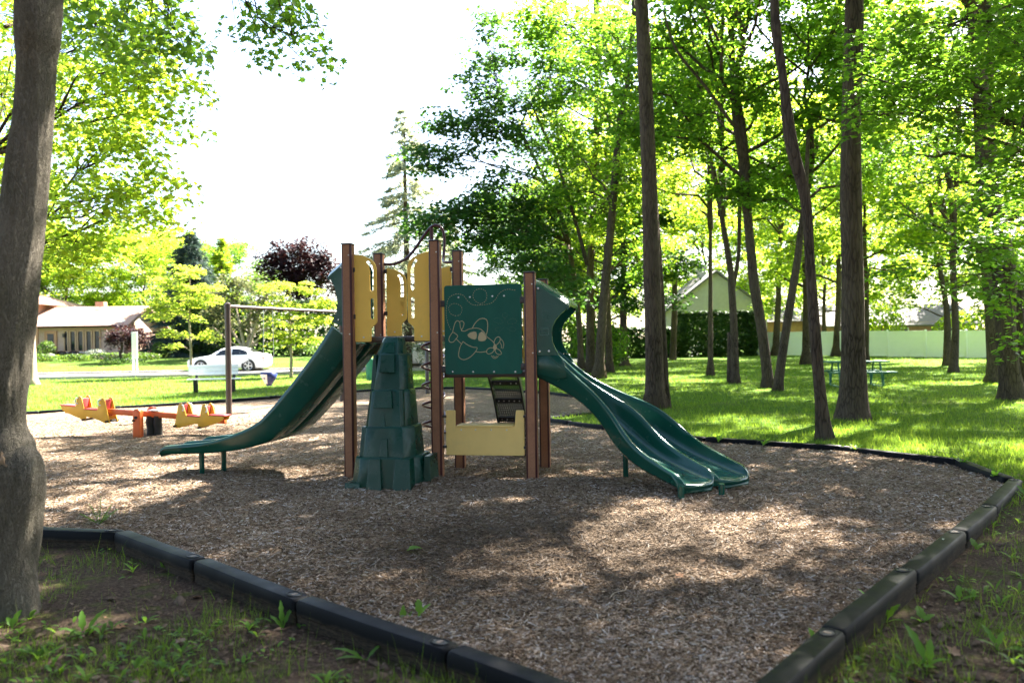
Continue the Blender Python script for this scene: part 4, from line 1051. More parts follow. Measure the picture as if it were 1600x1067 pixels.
# ------------------------------------------------------------------ seesaw
SS = empty('seesaw', (-6.33, 13.72, 0), 'orange and yellow four-seat seesaw standing in the chips', 'seesaw', rz=R(-4))
tz = lambda x: 0.24 - 0.073 * x
TL = R(4.2)
mb = MB(); mb.box((0, 0, 0.365), (1.9, 0.10, 0.095), ry=TL); beam = mb.build('beam', M['orange'], SS, bevel=0.01)
for y in (-0.24, 0.22):
    mb = MB(); prof_ = [(-0.065, -0.25), (0.065, -0.25), (0.065, 0.41)] + arc(0, 0.41, 0.065, 0, 180, 8)[1:]
    mb.prism(prof_, fr, y - 0.06, y + 0.06); ps_ = mb.build('post', M['orange'], SS, bevel=0.012)
    mb = MB(); mb.tube([(0, y - 0.055, 0.33), (0, y - 0.09, 0.33)], 0.025, 8); mb.tube([(-0.04, y - 0.055, 0.28), (-0.04, y - 0.10, 0.28)], 0.018, 8)
    mb.build('bolt', M['black_rubber'], ps_)
for x in (0.09, 0.22):
    mb = MB(); mb.tube([(x, 0, -0.1), (x, 0.01, 0.10), (x - 0.01, 0, 0.22), (x, 0, 0.33)], [0.072, 0.066, 0.072, 0.066], 12)
    mb.build('rubber_buffer', M['black_rubber'], SS, auto=0.8)
mb = MB(); mb.box((0.18, 0.02, 0.425), (0.20, 0.20, 0.016), ry=TL); mb.build('cover_plate', M['white'], SS, bevel=0.004)
side = [(0.0, -0.06), (0.10, -0.06), (0.33, 0.02), (0.42, 0.03), (0.44, -0.02), (0.52, -0.02), (0.80, 0.08), (0.86, 0.12), (0.88, 0.175), (0.86, 0.19), (0.62, 0.185), (0.61, 0.22), (0.585, 0.33), (0.555, 0.375), (0.52, 0.37), (0.50, 0.33), (0.465, 0.16), (0.23, 0.145), (0.215, 0.19), (0.18, 0.315), (0.145, 0.365), (0.11, 0.36), (0.085, 0.31), (0.03, 0.03)]
for f in (-1, 1):
    x0 = f * 0.56
    ux = lambda u: x0 + f * u
    for y in (-0.12, 0.12):
        mb = MB(); mb.prism([(ux(u), tz(ux(u)) + w) for u, w in side], fr, y - 0.011, y + 0.011)
        mb.build('side_panel', M['seesaw_yellow'], SS, bevel=0.004)
    for u0, u1, w in ((0.23, 0.465, 0.152), (0.62, 0.90, 0.192)):
        um = (u0 + u1) / 2
        mb = MB(); mb.box((ux(um), 0, tz(ux(um)) + w), (u1 - u0, 0.27, 0.02), ry=TL); mb.build('seat', M['red'], SS, bevel=0.006)
    for u in (0.125, 0.53):
        mb = MB(); mb.box((ux(u), 0, tz(ux(u)) + 0.25), (0.03, 0.216, 0.16), ry=TL); bk = mb.build('headboard', M['red'], SS, bevel=0.006)
        for sgn in (-1, 1):
            mb = MB(); hx_ = ux(u + 0.03); zz = tz(hx_)
            mb.tube(crom([(hx_, sgn * 0.130, zz + 0.335), (hx_ + f * 0.025, sgn * 0.150, zz + 0.33), (hx_ + f * 0.04, sgn * 0.155, zz + 0.28), (hx_ + f * 0.03, sgn * 0.150, zz + 0.24), (hx_ + f * 0.01, sgn * 0.130, zz + 0.24)], 4), 0.011, 8)
            mb.build('handle', M['white'], bk, auto=0.9)
    for u in (0.04, 0.46):
        mb = MB(); mb.tube([(ux(u), -0.19, tz(ux(u)) - 0.03), (ux(u), 0.19, tz(ux(u)) - 0.03)], 0.018, 8)
        mb.build('foot_peg', M['black_rubber'], SS)
    um = 0.45
    mb = MB(); mb.box((ux(um), 0, tz(ux(um)) + 0.085), (0.82, 0.10, 0.07), ry=TL); mb.build('beam_end', M['orange'], SS, bevel=0.008)

# ------------------------------------------------------------------ swing frame
A_, B_ = Vector((-6.137, 17.215, 0)), Vector((-4.537, 21.197, 0))
SW = empty('swing_set', A_, 'dark brown swing frame with a long top beam behind the straight slide', 'swing set')
for p in (A_, B_):
    q = p - A_
    mb = MB(); mb.tube([q + Vector((0, 0, -0.2)), q + Vector((0, 0, 2.38)), q + Vector((0, 0, 2.43)), q + Vector((0, 0, 2.45))], [0.062, 0.062, 0.062, 0.03], 16)
    pp = mb.build('post', M['dark_brown'], SW, auto=0.8)
    mb = MB(); mb.tube([q + Vector((0, 0, 2.33)), q + Vector((0, 0, 2.40))], 0.072, 16); mb.build('collar', M['dark_brown'], pp)
dq = B_ - A_
mb = MB(); mb.tube([Vector((0, 0, 2.37)), dq + Vector((0, 0, 2.37))], 0.034, 12); bm_ = mb.build('top_beam', M['dark_brown'], SW, auto=0.8)
for q in (0.22, 0.40, 0.62, 0.80):
    mb = MB(); c = dq * q + Vector((0, 0, 2.335)); mb.box(c, (0.03, 0.05, 0.07)); mb.build('hanger', M['dark_brown'], bm_)
c0 = A_ + dq * 0.31
BS = empty('bucket_swing', (c0.x, c0.y, 0), 'blue bucket baby swing hanging on chains before the white car', 'swing')
dn_ = dq.normalized(); side_ = Vector((dn_.y, -dn_.x, 0))
def bp(a, b, z): return dn_ * a + side_ * b + Vector((0, 0, z))
mb = MB(); rings = []
for z, ra, rb in ((0.60, 0.075, 0.06), (0.68, 0.12, 0.11), (0.76, 0.17, 0.16), (0.86, 0.20, 0.19)):
    rings.append([bp(ra * math.cos(2 * math.pi * i / 14), rb * math.sin(2 * math.pi * i / 14), z if not (z > 0.8 and 3 < i < 11) else z + 0.04) for i in range(14)])
mb.loft(rings, caps=False); mb.add([bp(0.07 * math.cos(2 * math.pi * i / 14), 0.055 * math.sin(2 * math.pi * i / 14), 0.60) for i in range(14)], [tuple(range(14))])
sw_ = mb.build('seat', M['blue'], BS, auto=0.9); md = sw_.modifiers.new('thick', 'SOLIDIFY'); md.thickness = 0.02
mb = MB(); mb.prism([(-0.10, 0.85), (0.10, 0.85), (0.03, 0.63), (-0.03, 0.63)], lambda u, w, d: tuple(side_ * u - dn_ * (d + (w - 0.63) * 0.45) + Vector((0, 0, w))), 0.085, 0.105); mb.build('pale_insert', M['white'], BS, bevel=0.004)
for sgn in (-1, 1):
    mb = MB(); mb.tube([bp(sgn * 0.19, 0, 0.82), bp(sgn * 0.16, 0, 2.33)], 0.007, 5); mb.build('chain', M['chain'], BS)
SPo = empty('metal_pole', (-2.56, 23.92, 0), 'slim dark brown pole standing behind the corkscrew climber', 'pole')
mb = MB(); mb.tube([(0, 0, -0.2), (0, 0, 2.35), (0, 0, 2.40)], [0.06, 0.06, 0.03], 14); mb.build('shaft', M['dark_brown'], SPo, auto=0.8)
mb = MB(); mb.tube([(0, 0, 1.45), (0, 0, 1.52)], 0.068, 14); mb.build('collar', M['dark_brown'], SPo)

# ------------------------------------------------------------------ bench
BE = empty('park_bench', (-9.69, 25.9, float(zground(-9.7, 25.9))), 'white slatted park bench with dark legs on the sunny lawn', 'bench', rz=R(12))
for y, z, nm in ((0.20, 0.62, 'back_slat'), (0.215, 0.73, 'back_slat'), (0.23, 0.84, 'back_slat')):
    mb = MB(); mb.box((-0.06, y, z), (1.55, 0.03, 0.106), rx=R(-8)); mb.build(nm, M['white_paint'], BE, bevel=0.006)
for y in (-0.22, -0.11, 0.0, 0.11):
    mb = MB(); mb.box((0, y, 0.44), (1.6, 0.095, 0.035)); mb.build('seat_slat', M['white_paint'], BE, bevel=0.006)
for x in (-0.58, 0.58):
    mb = MB(); mb.prism([(-0.20, -0.1), (-0.10, -0.1), (-0.06, 0.30), (0.12, 0.30), (0.16, -0.1), (0.26, -0.1), (0.215, 0.40), (0.27, 0.88), (0.23, 0.88), (0.16, 0.42), (-0.24, 0.42), (-0.24, 0.36)], sdx, x - 0.04, x + 0.04)
    mb.build('leg', M['black_rubber'], BE, bevel=0.006)

# ------------------------------------------------------------------ white board on two posts
SG = empty('notice_board', (-19.12, 40.35, float(zground(-19, 40))), 'narrow white notice board on two posts seen nearly edge on by the street', 'sign', rz=R(10))
mb = MB(); mb.box((0, 0, 1.62), (0.27, 0.08, 1.35)); mb.build('board', M['white_paint'], SG, bevel=0.01)
for x in (-0.085, 0.085):
    mb = MB(); mb.box((x, 0, 0.42), (0.08, 0.07, 1.1)); mb.build('post', M['white_paint'], SG, bevel=0.008)

BI = empty('litter_barrel', (-5.83, 32.9, float(zground(-5.8, 33))), 'small green litter barrel on the lawn seen between the posts', 'litter bin')
mb = MB(); mb.tube([(0, 0, 0), (0, 0, 0.06), (0, 0, 0.42), (0, 0, 0.8), (0, 0, 0.86)], [0.19, 0.21, 0.22, 0.21, 0.2], 16); mb.build('barrel', M['bin_green'], BI, auto=0.8)
mb = MB(); mb.tube([(0, 0, 0.86), (0, 0, 0.90)], [0.225, 0.2], 16); mb.build('lid', M['bin_green'], BI, auto=0.8)

# ------------------------------------------------------------------ picnic table
PT = empty('picnic_table', (10.35, 24.0, float(zground(10, 24))), 'green plank picnic table behind the thick trunk on the lawn', 'picnic table', rz=R(-6))
for y in (-0.30, -0.15, 0, 0.15, 0.30):
    mb = MB(); mb.box((0, y, 0.75), (1.72, 0.14, 0.045)); mb.build('top_plank', M['table_green'], PT, bevel=0.006)
for y in (-0.80, -0.65, 0.65, 0.80):
    mb = MB(); mb.box((0, y, 0.45), (1.78, 0.14, 0.045)); mb.build('seat_plank', M['table_green'], PT, bevel=0.006)
for x in (-0.6, 0.6):
    mb = MB()
    mb.tube(crom([(x, -0.78, 0.42), (x, -0.60, 0.40), (x, -0.52, 0.2), (x, -0.52, 0.04), (x, -0.3, 0.02), (x, 0.3, 0.02), (x, 0.52, 0.04), (x, 0.52, 0.2), (x, 0.60, 0.40), (x, 0.78, 0.42)], 4), 0.03, 8)
    for sgn in (-1, 1): mb.tube([(x, sgn * 0.5, 0.12), (x, sgn * 0.28, 0.72)], 0.028, 8)
    mb.build('frame', M['table_green'], PT, auto=0.9)

# ------------------------------------------------------------------ cars
def make_car():
    root = empty('parked_car', (0, 0, 0))
    #     x     zb    zbelt  w     zroof  wr
    st = [(-2.28, 0.34, 0.60, 0.62, 0.61, 0.45), (-2.22, 0.22, 0.68, 0.76, 0.69, 0.60), (-2.0, 0.18, 0.76, 0.84, 0.78, 0.66), (-1.5, 0.18, 0.84, 0.88, 0.87, 0.70), (-0.98, 0.18, 0.90, 0.89, 0.95, 0.74),
          (-0.85, 0.18, 0.91, 0.89, 1.01, 0.72), (-0.35, 0.18, 0.93, 0.90, 1.31, 0.63), (-0.05, 0.18, 0.935, 0.90, 1.41, 0.60), (0.35, 0.18, 0.94, 0.90, 1.445, 0.60), (0.8, 0.18, 0.95, 0.90, 1.41, 0.60),
          (1.2, 0.18, 0.965, 0.90, 1.29, 0.62), (1.6, 0.18, 0.985, 0.89, 1.09, 0.68), (1.72, 0.18, 0.985, 0.88, 1.03, 0.70), (2.05, 0.2, 0.98, 0.86, 1.01, 0.66), (2.22, 0.24, 0.93, 0.80, 0.95, 0.6), (2.30, 0.38, 0.80, 0.68, 0.82, 0.5)]
    def ring(s):
        x, zb, zl, w, zr, wr = s
        h = [(w * 0.86, zb), (w * 0.97, zb + 0.10), (w, zb + (zl - zb) * 0.5), (w * 0.985, zl - 0.05), (w * 0.95, zl), (wr + (w * 0.95 - wr) * 0.15, zl + (zr - zl) * 0.85), (wr * 0.82, zr), (wr * 0.35, zr + 0.012)]
        return [(x, -a, b) for a, b in h] + [(x, a, b) for a, b in h[::-1]]
    mb = MB(); mb.loft([ring(s) for s in st]); body = mb.build('body', M['car_white'], root, auto=0.9)
    def side_pt(x, f, sgn, off=0.006):
        X_ = [s[0] for s in st]
        zl = np.interp(x, X_, [s[2] for s in st]); w = np.interp(x, X_, [s[3] for s in st]) * 0.95; zr = np.interp(x, X_, [s[4] for s in st]); wr = np.interp(x, X_, [s[5] for s in st])
        wt = wr + (w - wr) * 0.15
        return (x, sgn * (w + (wt - w) * f / 0.85 + off), zl + (zr - zl) * f)
    for sgn in (-1, 1):
        for xs_, nm in (((-0.66, -0.45, -0.1, 0.30), 'side_window'), ((0.36, 0.7, 1.0, 1.28), 'side_window')):
            mb = MB()
            vs_ = []
            for i, x in enumerate(xs_):
                top = 0.80; lo = 0.06
                if nm == 'side_window' and x < -0.6: top = 0.40
                if x > 1.2: top = 0.55
                vs_ += [side_pt(x, lo, sgn), side_pt(x, top, sgn)]
            mb.add(vs_, [(2 * i, 2 * i + 2, 2 * i + 3, 2 * i + 1) for i in range(3)])
            mb.build(nm, M['glass'], body)
        mb = MB(); mb.box((-0.62, sgn * 0.97, 0.98), (0.12, 0.16, 0.10)); mb.build('mirror', M['car_white'], body, bevel=0.02)
        mb = MB()
        for x in (-0.05 - 0.03, 0.95): mb.box((x, sgn * 0.901, 0.76), (0.16, 0.012, 0.025))
        mb.build('door_handle', M['alloy'], body)
        mb = MB(); mb.box((-2.10, sgn * 0.70, 0.645), (0.22, 0.22, 0.10), rz=sgn * R(-30)); mb.build('headlight', M['lamp_clear'], body, bevel=0.02)
        mb = MB(); mb.box((2.16, sgn * 0.70, 0.80), (0.20, 0.22, 0.11), rz=sgn * R(25)); mb.build('tail_light', M['lamp_red'], body, bevel=0.02)
        for x in (-1.42, 1.32):
            mb = MB(); mb.tube([(x, sgn * 0.60, 0.335), (x, sgn * 0.893, 0.335)], 0.40, 24); mb.build('wheel_arch', M['tyre'], body)
            w = empty('wheel', (x, sgn * 0.80, 0.325)); w.parent = root
            mb = MB(); mb.tube([(0, -0.11, 0), (0, -0.08, 0), (0, 0.08, 0), (0, 0.11, 0)], [0.29, 0.325, 0.325, 0.29], 24); mb.build('tyre', M['tyre'], w, auto=0.6)
            mb = MB(); y0 = sgn * 0.112
            mb.tube([(0, y0 - sgn * 0.02, 0), (0, y0, 0)], [0.06, 0.05], 10)
            for q in range(5):
                a = 2 * math.pi * q / 5
                mb.tube([(0.04 * math.cos(a), y0, 0.04 * math.sin(a)), (0.225 * math.cos(a), y0, 0.225 * math.sin(a))], [0.03, 0.045], 5)
            ringp = [(0.235 * math.cos(2 * math.pi * i / 20), y0, 0.235 * math.sin(2 * math.pi * i / 20)) for i in range(21)]
            mb.tube(ringp, 0.018, 5); mb.build('rim', M['alloy'], w)
    mb = MB(); mb.add([(-0.83, -0.62, 1.02), (-0.83, 0.62, 1.02), (-0.36, 0.55, 1.318), (-0.36, -0.55, 1.318)], [(0, 1, 2, 3)]); mb.build('windscreen', M['glass'], body, (-0.006, 0, 0.012))
    mb = MB(); mb.add([(1.62, -0.58, 1.085), (1.62, 0.58, 1.085), (1.2, 0.53, 1.295), (1.2, -0.53, 1.295)], [(0, 1, 2, 3)]); mb.build('rear_window', M['glass'], body, (0.008, 0, 0.014))
    mb = MB(); mb.box((-2.262, 0, 0.46), (0.03, 0.9, 0.14)); mb.build('grille', M['black_rubber'], body, bevel=0.005)
    return root
def kids(o): return [c for c in bpy.data.objects if c.parent == o]
def copy_tree(o, parent=None):
    c = o.copy(); COL.objects.link(c)
    if parent is not None: c.parent = parent
    for ch in kids(o): copy_tree(ch, c)
    return c
car = make_car()
car.location = (-16.75, 47.3, float(zground(-16.7, 47.3)) + 0.02); car.rotation_euler = (0, 0, R(1.5))
tag(car, 'white sedan parked by the hedge, nose towards the house', 'car', 'white cars parked along the street')
car2 = copy_tree(car)
car2.location = (-5.9, 51.2, float(zground(-5.9, 51.2)) + 0.02); car2.rotation_euler = (0, 0, R(20))
tag(car2, 'white car half hidden behind the corkscrew climber', 'car', 'white cars parked along the street')

# ------------------------------------------------------------------ bungalow on the far side of the street
def gable_roof_x(mb, x0, x1, y0, y1, ze, zr, ov=0.5, th=0.16):
    ym = (y0 + y1) / 2
    sl = (zr - ze) / (ym - y0)
    lo = ze - sl * ov
    for (ya, yb) in ((y0 - ov, ym), (y1 + ov, ym)):
        mb.add([(x0 - ov, ya, lo), (x1 + ov, ya, lo), (x1 + ov, yb, zr), (x0 - ov, yb, zr), (x0 - ov, ya, lo - th), (x1 + ov, ya, lo - th), (x1 + ov, yb, zr - th), (x0 - ov, yb, zr - th)],
               [(0, 1, 2, 3), (7, 6, 5, 4), (0, 4, 5, 1), (1, 5, 6, 2), (3, 2, 6, 7), (0, 3, 7, 4)])
HZ = 0.66
HO = empty('bungalow', (-36, 62.4, HZ), 'tan brick bungalow with pale pink roof and five tall front windows', 'house')
hx = lambda x: x + 36
mb = MB(); mb.box((hx(-37.2), 3.2, 1.35), (13.6, 6.4, 3.1)); wall = mb.build('wall', M['brick'], HO)
mb = MB(); mb.add([(hx(-30.40), 0.0, 2.9), (hx(-30.40), 6.4, 2.9), (hx(-30.40), 3.2, 4.15), (hx(-30.7), 0.0, 2.9), (hx(-30.7), 6.4, 2.9), (hx(-30.7), 3.2, 4.15)], [(0, 1, 2), (5, 4, 3), (0, 3, 4, 1), (1, 4, 5, 2), (2, 5, 3, 0)])
mb.build('gable', M['trim'], HO)
mb = MB(); gable_roof_x(mb, hx(-44.0), hx(-30.4), 0, 6.4, 2.88, 4.30, 0.55); rf = mb.build('roof', M['roof'], HO)
mb = MB(); mb.box((hx(-34.4), 4.4, 4.3), (0.7, 0.6, 0.9)); ch = mb.build('chimney', M['brick_red'], rf)
mb = MB(); mb.box((hx(-37.2), -0.53, 2.56), (14.6, 0.04, 0.14)); mb.build('gutter', M['trim'], rf)
# taller block to its side
mb = MB(); mb.box((hx(-42.0), 5.2, 2.2), (7.6, 7.0, 4.6)); mb.build('upper_wall', M['brick_red'], HO)
mb = MB(); mb.add([(hx(-46.4), 1.2, 4.45), (hx(-37.4), 1.2, 4.45), (hx(-37.4), 9.2, 4.45), (hx(-46.4), 9.2, 4.45), (hx(-43.5), 5.2, 5.75), (hx(-40.8), 5.2, 5.75)], [(0, 1, 5, 4), (1, 2, 5), (2, 3, 4, 5), (3, 0, 4), (3, 2, 1, 0)])
mb.build('hip_roof', M['roof'], HO)
# five casements in one bay
for i, (px0, px1) in enumerate(((100, 106), (109, 118), (121, 130), (134, 143), (147, 156))):
    x0 = (px0 - 800) / 1244.4 * 62.3; x1 = (px1 - 800) / 1244.4 * 62.3
    w = x1 - x0
    mb = MB()
    for dx in (0, w): mb.box((hx(x0 + dx), -0.03, 1.45), (0.09, 0.14, 1.62))
    for dz in (0.65, 2.25): mb.box((hx(x0 + w / 2), -0.032, dz), (w + 0.1, 0.13, 0.09))
    f = mb.build('window', M['window_wood'], HO)
    mb = MB(); mb.box((hx(x0 + w / 2), 0.0, 1.45), (w - 0.06, 0.03, 1.5)); mb.build('pane', M['glass'], f)
mb = MB(); mb.box((hx(-33.6), -0.05, 0.56), (3.6, 0.2, 0.1)); mb.build('window_sill', M['trim'], HO)
mb = MB(); mb.box((hx(-36.1), -0.04, 1.2), (0.95, 0.1, 2.1)); dr = mb.build('door', M['wood'], HO)
mb = MB(); mb.box((hx(-36.1), -0.095, 1.5), (0.5, 0.02, 1.1)); mb.build('pane', M['glass'], dr)
mb = MB(); mb.box((hx(-36.9), -0.5, 1.3), (0.16, 0.16, 2.6)); mb.build('porch_post', M['wood'], HO)
mb = MB(); mb.tube([(hx(-35.05), -0.12, 1.75), (hx(-35.05), -0.12, 2.05)], [0.09, 0.12], 8); mb.build('wall_lamp', M['cap'], HO)
mb = MB(); mb.box((hx(-30.35), 1.9, 1.55), (0.1, 0.9, 1.7)); f = mb.build('window', M['window_wood'], HO)
mb = MB(); mb.box((hx(-30.31), 1.9, 1.55), (0.06, 0.7, 1.5)); mb.build('pane', M['glass'], f)
mb = MB()
for z in (0.25, 0.55, 0.85, 1.15, 1.45): mb.box((hx(-30.0), 0.2, z * 0.62), (0.5, 0.5, 0.1))
mb.build('side_steps', M['wood'], HO)

# gabled house behind the clipped hedge
GH = empty('gabled_house', (21.1, 82, 0.35), 'tall beige stucco house gable rising above the clipped hedge', 'house')
mb = MB(); mb.box((0, 5, 1.9), (10.4, 10, 4.4)); mb.build('wall', M['stucco'], GH)
mb = MB(); mb.prism([(-5.2, 4.1), (5.2, 4.1), (0, 8.0)], fr, 0.0, 10.0); mb.build('gable', M['stucco'], GH)
mb = MB()
for f in (-1, 1): mb.prism([(f * 5.7, 3.72), (0, 8.05), (0, 8.27), (f * 5.7, 3.94)], fr, -0.4, 10.4)
rf = mb.build('roof', M['roof_grey'], GH)
mb = MB(); mb.box((-0.6, 4, 8.5), (0.9, 0.8, 1.4)); mb.build('chimney', M['stucco'], rf)
mb = MB(); mb.box((7.0, 4.5, 1.3), (4.5, 7, 3.2)); mb.build('side_wing', M['brick_red'], GH)
mb = MB(); mb.add([(5.2, 0.6, 2.9), (9.7, 0.6, 2.9), (9.7, 4.5, 4.4), (5.2, 4.5, 4.4), (5.2, 8.4, 2.9), (9.7, 8.4, 2.9)], [(0, 1, 2, 3), (3, 2, 5, 4), (0, 4, 5, 1), (0, 3, 4), (1, 5, 2)]); mb.build('wing_roof', M['roof_grey'], GH)
BG = empty('brick_house', (39, 80, 0.3), 'low orange brick house with grey roof showing over the white fence', 'house')
mb = MB(); mb.box((0, 4, 1.2), (15, 8, 2.9)); mb.build('wall', M['brick_red'], BG)
mb = MB(); gable_roof_x(mb, -7.5, 7.5, 0, 8, 2.62, 4.6, 0.5); mb.build('roof', M['roof_grey'], BG)
for x in (-4.5, 0, 4.5):
    mb = MB(); mb.box((x, -0.03, 1.45), (1.7, 0.1, 1.3)); f = mb.build('window', M['white_paint'], BG)
    mb = MB(); mb.box((x, -0.07, 1.45), (1.45, 0.06, 1.05)); mb.build('pane', M['glass'], f)

# ------------------------------------------------------------------ white vinyl fence
FA, FB = np.array([18.9, 61.7]), np.array([36.4, 44.8])
FN = empty('vinyl_fence', (FA[0], FA[1], 0), 'white vinyl privacy fence along the back of the park lawn', 'fence')
Lf = np.linalg.norm(FB - FA); nf = 10; fd = (FB - FA) / Lf; frz = math.atan2(fd[1], fd[0])
mbp = MB(); mbp.box((0, 0, 0.93), (0.13, 0.13, 1.86)); mep = mbp.mesh('post', M['fence'], bevel=0.01)
mbp = MB(); mbp.add([(-0.08, -0.08, 1.86), (0.08, -0.08, 1.86), (0.08, 0.08, 1.86), (-0.08, 0.08, 1.86), (0, 0, 1.94)], [(3, 2, 1, 0), (0, 1, 4), (1, 2, 4), (2, 3, 4), (3, 0, 4)]); mec = mbp.mesh('post_cap', M['fence'])
pl = Lf / nf
mbp = MB(); mbp.box((pl / 2, 0, 0.94), (pl - 0.14, 0.035, 1.62)); meq = mbp.mesh('panel', M['fence'])
mbp = MB(); mbp.box((pl / 2, 0, 1.77), (pl - 0.14, 0.06, 0.10)); mbp.box((pl / 2, 0, 0.13), (pl - 0.14, 0.06, 0.12)); mer = mbp.mesh('rail', M['fence'], bevel=0.008)
for i in range(nf + 1):
    p = fd * pl * i; z = float(zground(*(FA + p))) - 0.05
    o = link_mesh('post', mep, FN, (p[0], p[1], z), (0, 0, frz)); link_mesh('post_cap', mec, o)
    if i < nf:
        o = link_mesh('panel', meq, FN, (p[0], p[1], z), (0, 0, frz)); link_mesh('rail', mer, o)
# ------------------------------------------------------------------ vegetation helpers
class Leaves:
    def __init__(self): self.C = []; self.N = []; self.D = []; self.S = []
    def spray(self, c, r, n, size, flat=0.22, tilt=0.45, droop=0.25, rng=None):
        rng = rng or RNG
        a = rng.uniform(0, 2 * np.pi, n); q = np.sqrt(rng.uniform(0, 1, n)) * r
        ox, oy = q * np.cos(a), q * np.sin(a)
        oz = rng.normal(0, flat * r, n) - droop * (q / r) ** 2 * r
        self.C.append(np.c_[ox, oy, oz] + np.asarray(c))
        nn = np.c_[rng.normal(0, tilt, n) + 0.3 * ox / r, rng.normal(0, tilt, n) + 0.3 * oy / r, np.ones(n)]
        self.N.append(nn / np.linalg.norm(nn, axis=1)[:, None])
        dd_ = np.c_[np.cos(a) + rng.normal(0, 0.7, n), np.sin(a) + rng.normal(0, 0.7, n), rng.normal(-0.15, 0.3, n)]
        self.D.append(dd_); self.S.append(size * rng.uniform(0.45, 1.35, n))
    def raw(self, C, N, D, S): self.C.append(C); self.N.append(N); self.D.append(D); self.S.append(S)
    def mesh(self, name, mat, shape='diamond', w=0.42):
        C = np.concatenate(self.C); N = np.concatenate(self.N); D = np.concatenate(self.D); S = np.concatenate(self.S)[:, None]
        D = D - N * (D * N).sum(1)[:, None]; D /= np.linalg.norm(D, axis=1)[:, None] + 1e-9
        T = np.cross(N, D)
        if shape == 'diamond':
            V = np.stack([C - D * S * 0.5, C + T * S * w + D * S * 0.02 + N * S * 0.09, C + D * S * 0.5, C - T * S * w + D * S * 0.02 + N * S * 0.09], 1)
            F = np.arange(len(C) * 4).reshape(-1, 4)
        elif shape == 'needle':
            V = np.stack([C - T * S * w, C + T * S * w, C + D * S], 1); F = np.arange(len(C) * 3).reshape(-1, 3)
        else:   # five-lobed maple leaf
            out = [(-0.5, 0), (-0.30, 0.20), (-0.26, 0.42), (-0.08, 0.28), (0.10, 0.52), (0.16, 0.20), (0.56, 0.0), (0.16, -0.20), (0.10, -0.52), (-0.08, -0.28), (-0.26, -0.42), (-0.30, -0.20)]
            V = np.stack([C - N * S * 0.05] + [C + D * S * x + T * S * y + N * S * (0.10 * abs(y)) for x, y in out], 1)
            m = len(out)
            f = np.array([(0, 1 + i, 1 + (i + 1) % m) for i in range(m)])
            F = (np.arange(len(C))[:, None, None] * (m + 1) + f[None]).reshape(-1, 3)
        return np_mesh(name, V.reshape(-1, 3), F, mat)

def limb_path(a, b, sag=0.0, wob=0.08, n=4):
    a = np.array(a, float); b = np.array(b, float); L_ = np.linalg.norm(b - a)
    P = []
    for i in range(n + 1):
        q = i / n; p = a + (b - a) * q
        p = p + np.array([RNG.normal(0, wob), RNG.normal(0, wob), RNG.normal(0, wob) + sag * L_ * math.sin(math.pi * q)]) * (1 if 0 < i < n else 0)
        P.append(p)
    return P

def make_kit(seed, H=9.0, Rr=3.8, nl=11, per=(8, 12), lsz=0.155):
    rng = np.random.default_rng(seed); global RNG
    old = RNG; RNG = rng
    mb = MB(); lv = Leaves()
    lead = [np.array([0, 0, 0.0])]
    for i in range(1, 8): lead.append(np.array([rng.normal(0, 0.13) * i * .5, rng.normal(0, 0.13) * i * .5, H * 0.95 * i / 7]))
    mb.tube(lead, [0.13 * (1 - i / 7.6) + 0.012 for i in range(8)], 7)
    az = rng.uniform(0, 6.28)
    ends = []
    for j in range(nl):
        f = 0.03 + 0.88 * (j + rng.uniform(0, .6)) / nl
        az += 2.4 + rng.normal(0, 0.35)
        Lr = Rr * (0.45 + 0.75 * math.sin(math.pi * min(1, (0.22 + f * 0.80)))) * rng.uniform(0.75, 1.15) * (1.0 if f < 0.7 else 1.1 - f * .5)
        rise = (0.30 + 0.9 * f) * Lr * rng.uniform(0.6, 1.2)
        z0 = f * H * 0.95
        base = np.array([np.interp(z0, [p[2] for p in lead], [p[k] for p in lead]) for k in range(3)])
        tip = base + np.array([math.cos(az) * Lr, math.sin(az) * Lr, rise])
        P = limb_path(base, tip, 0.06, 0.10 * Lr / 2, 5)
        mb.tube(P, [0.065 * (1 - f * .5) * (1 - i / 5.6) + 0.008 for i in range(6)], 5)
        ns = int(rng.integers(per[0], per[1]) * Lr * 0.72) + 2
        for s_ in range(ns):
            q = 0.25 + 0.80 * math.sqrt(rng.uniform(0, 1)); qi = min(q, 1) * 5
            i0 = min(int(qi), 4); p = P[i0] + (P[i0 + 1] - P[i0]) * (qi - i0)
            off = np.array([rng.normal(0, 0.42), rng.normal(0, 0.42), rng.normal(0.0, 0.20)]) * (0.6 + 0.25 * Lr)
            c = p + off
            mb.tube([p, (p + c) / 2 + np.array([0, 0, .05]), c], [0.016, 0.010, 0.005], 3, caps=False)
            lv.spray(c, rng.uniform(0.42, 0.80), int(rng.integers(38, 66)), lsz, tilt=0.6, rng=rng)
    RNG = old
    return mb.mesh('limbs', M['bark'], auto=1.2), lv.mesh('crown', M['leaf_wood'])
KITS = [make_kit(100 + i) for i in range(5)]
KDENSE = [make_kit(300 + i, H=9.5, Rr=4.0, nl=14, per=(8, 12), lsz=0.17) for i in range(4)]
KLOW = [make_kit(200 + i, H=11.0, Rr=4.6, nl=24, per=(7, 11), lsz=0.20) for i in range(2)]

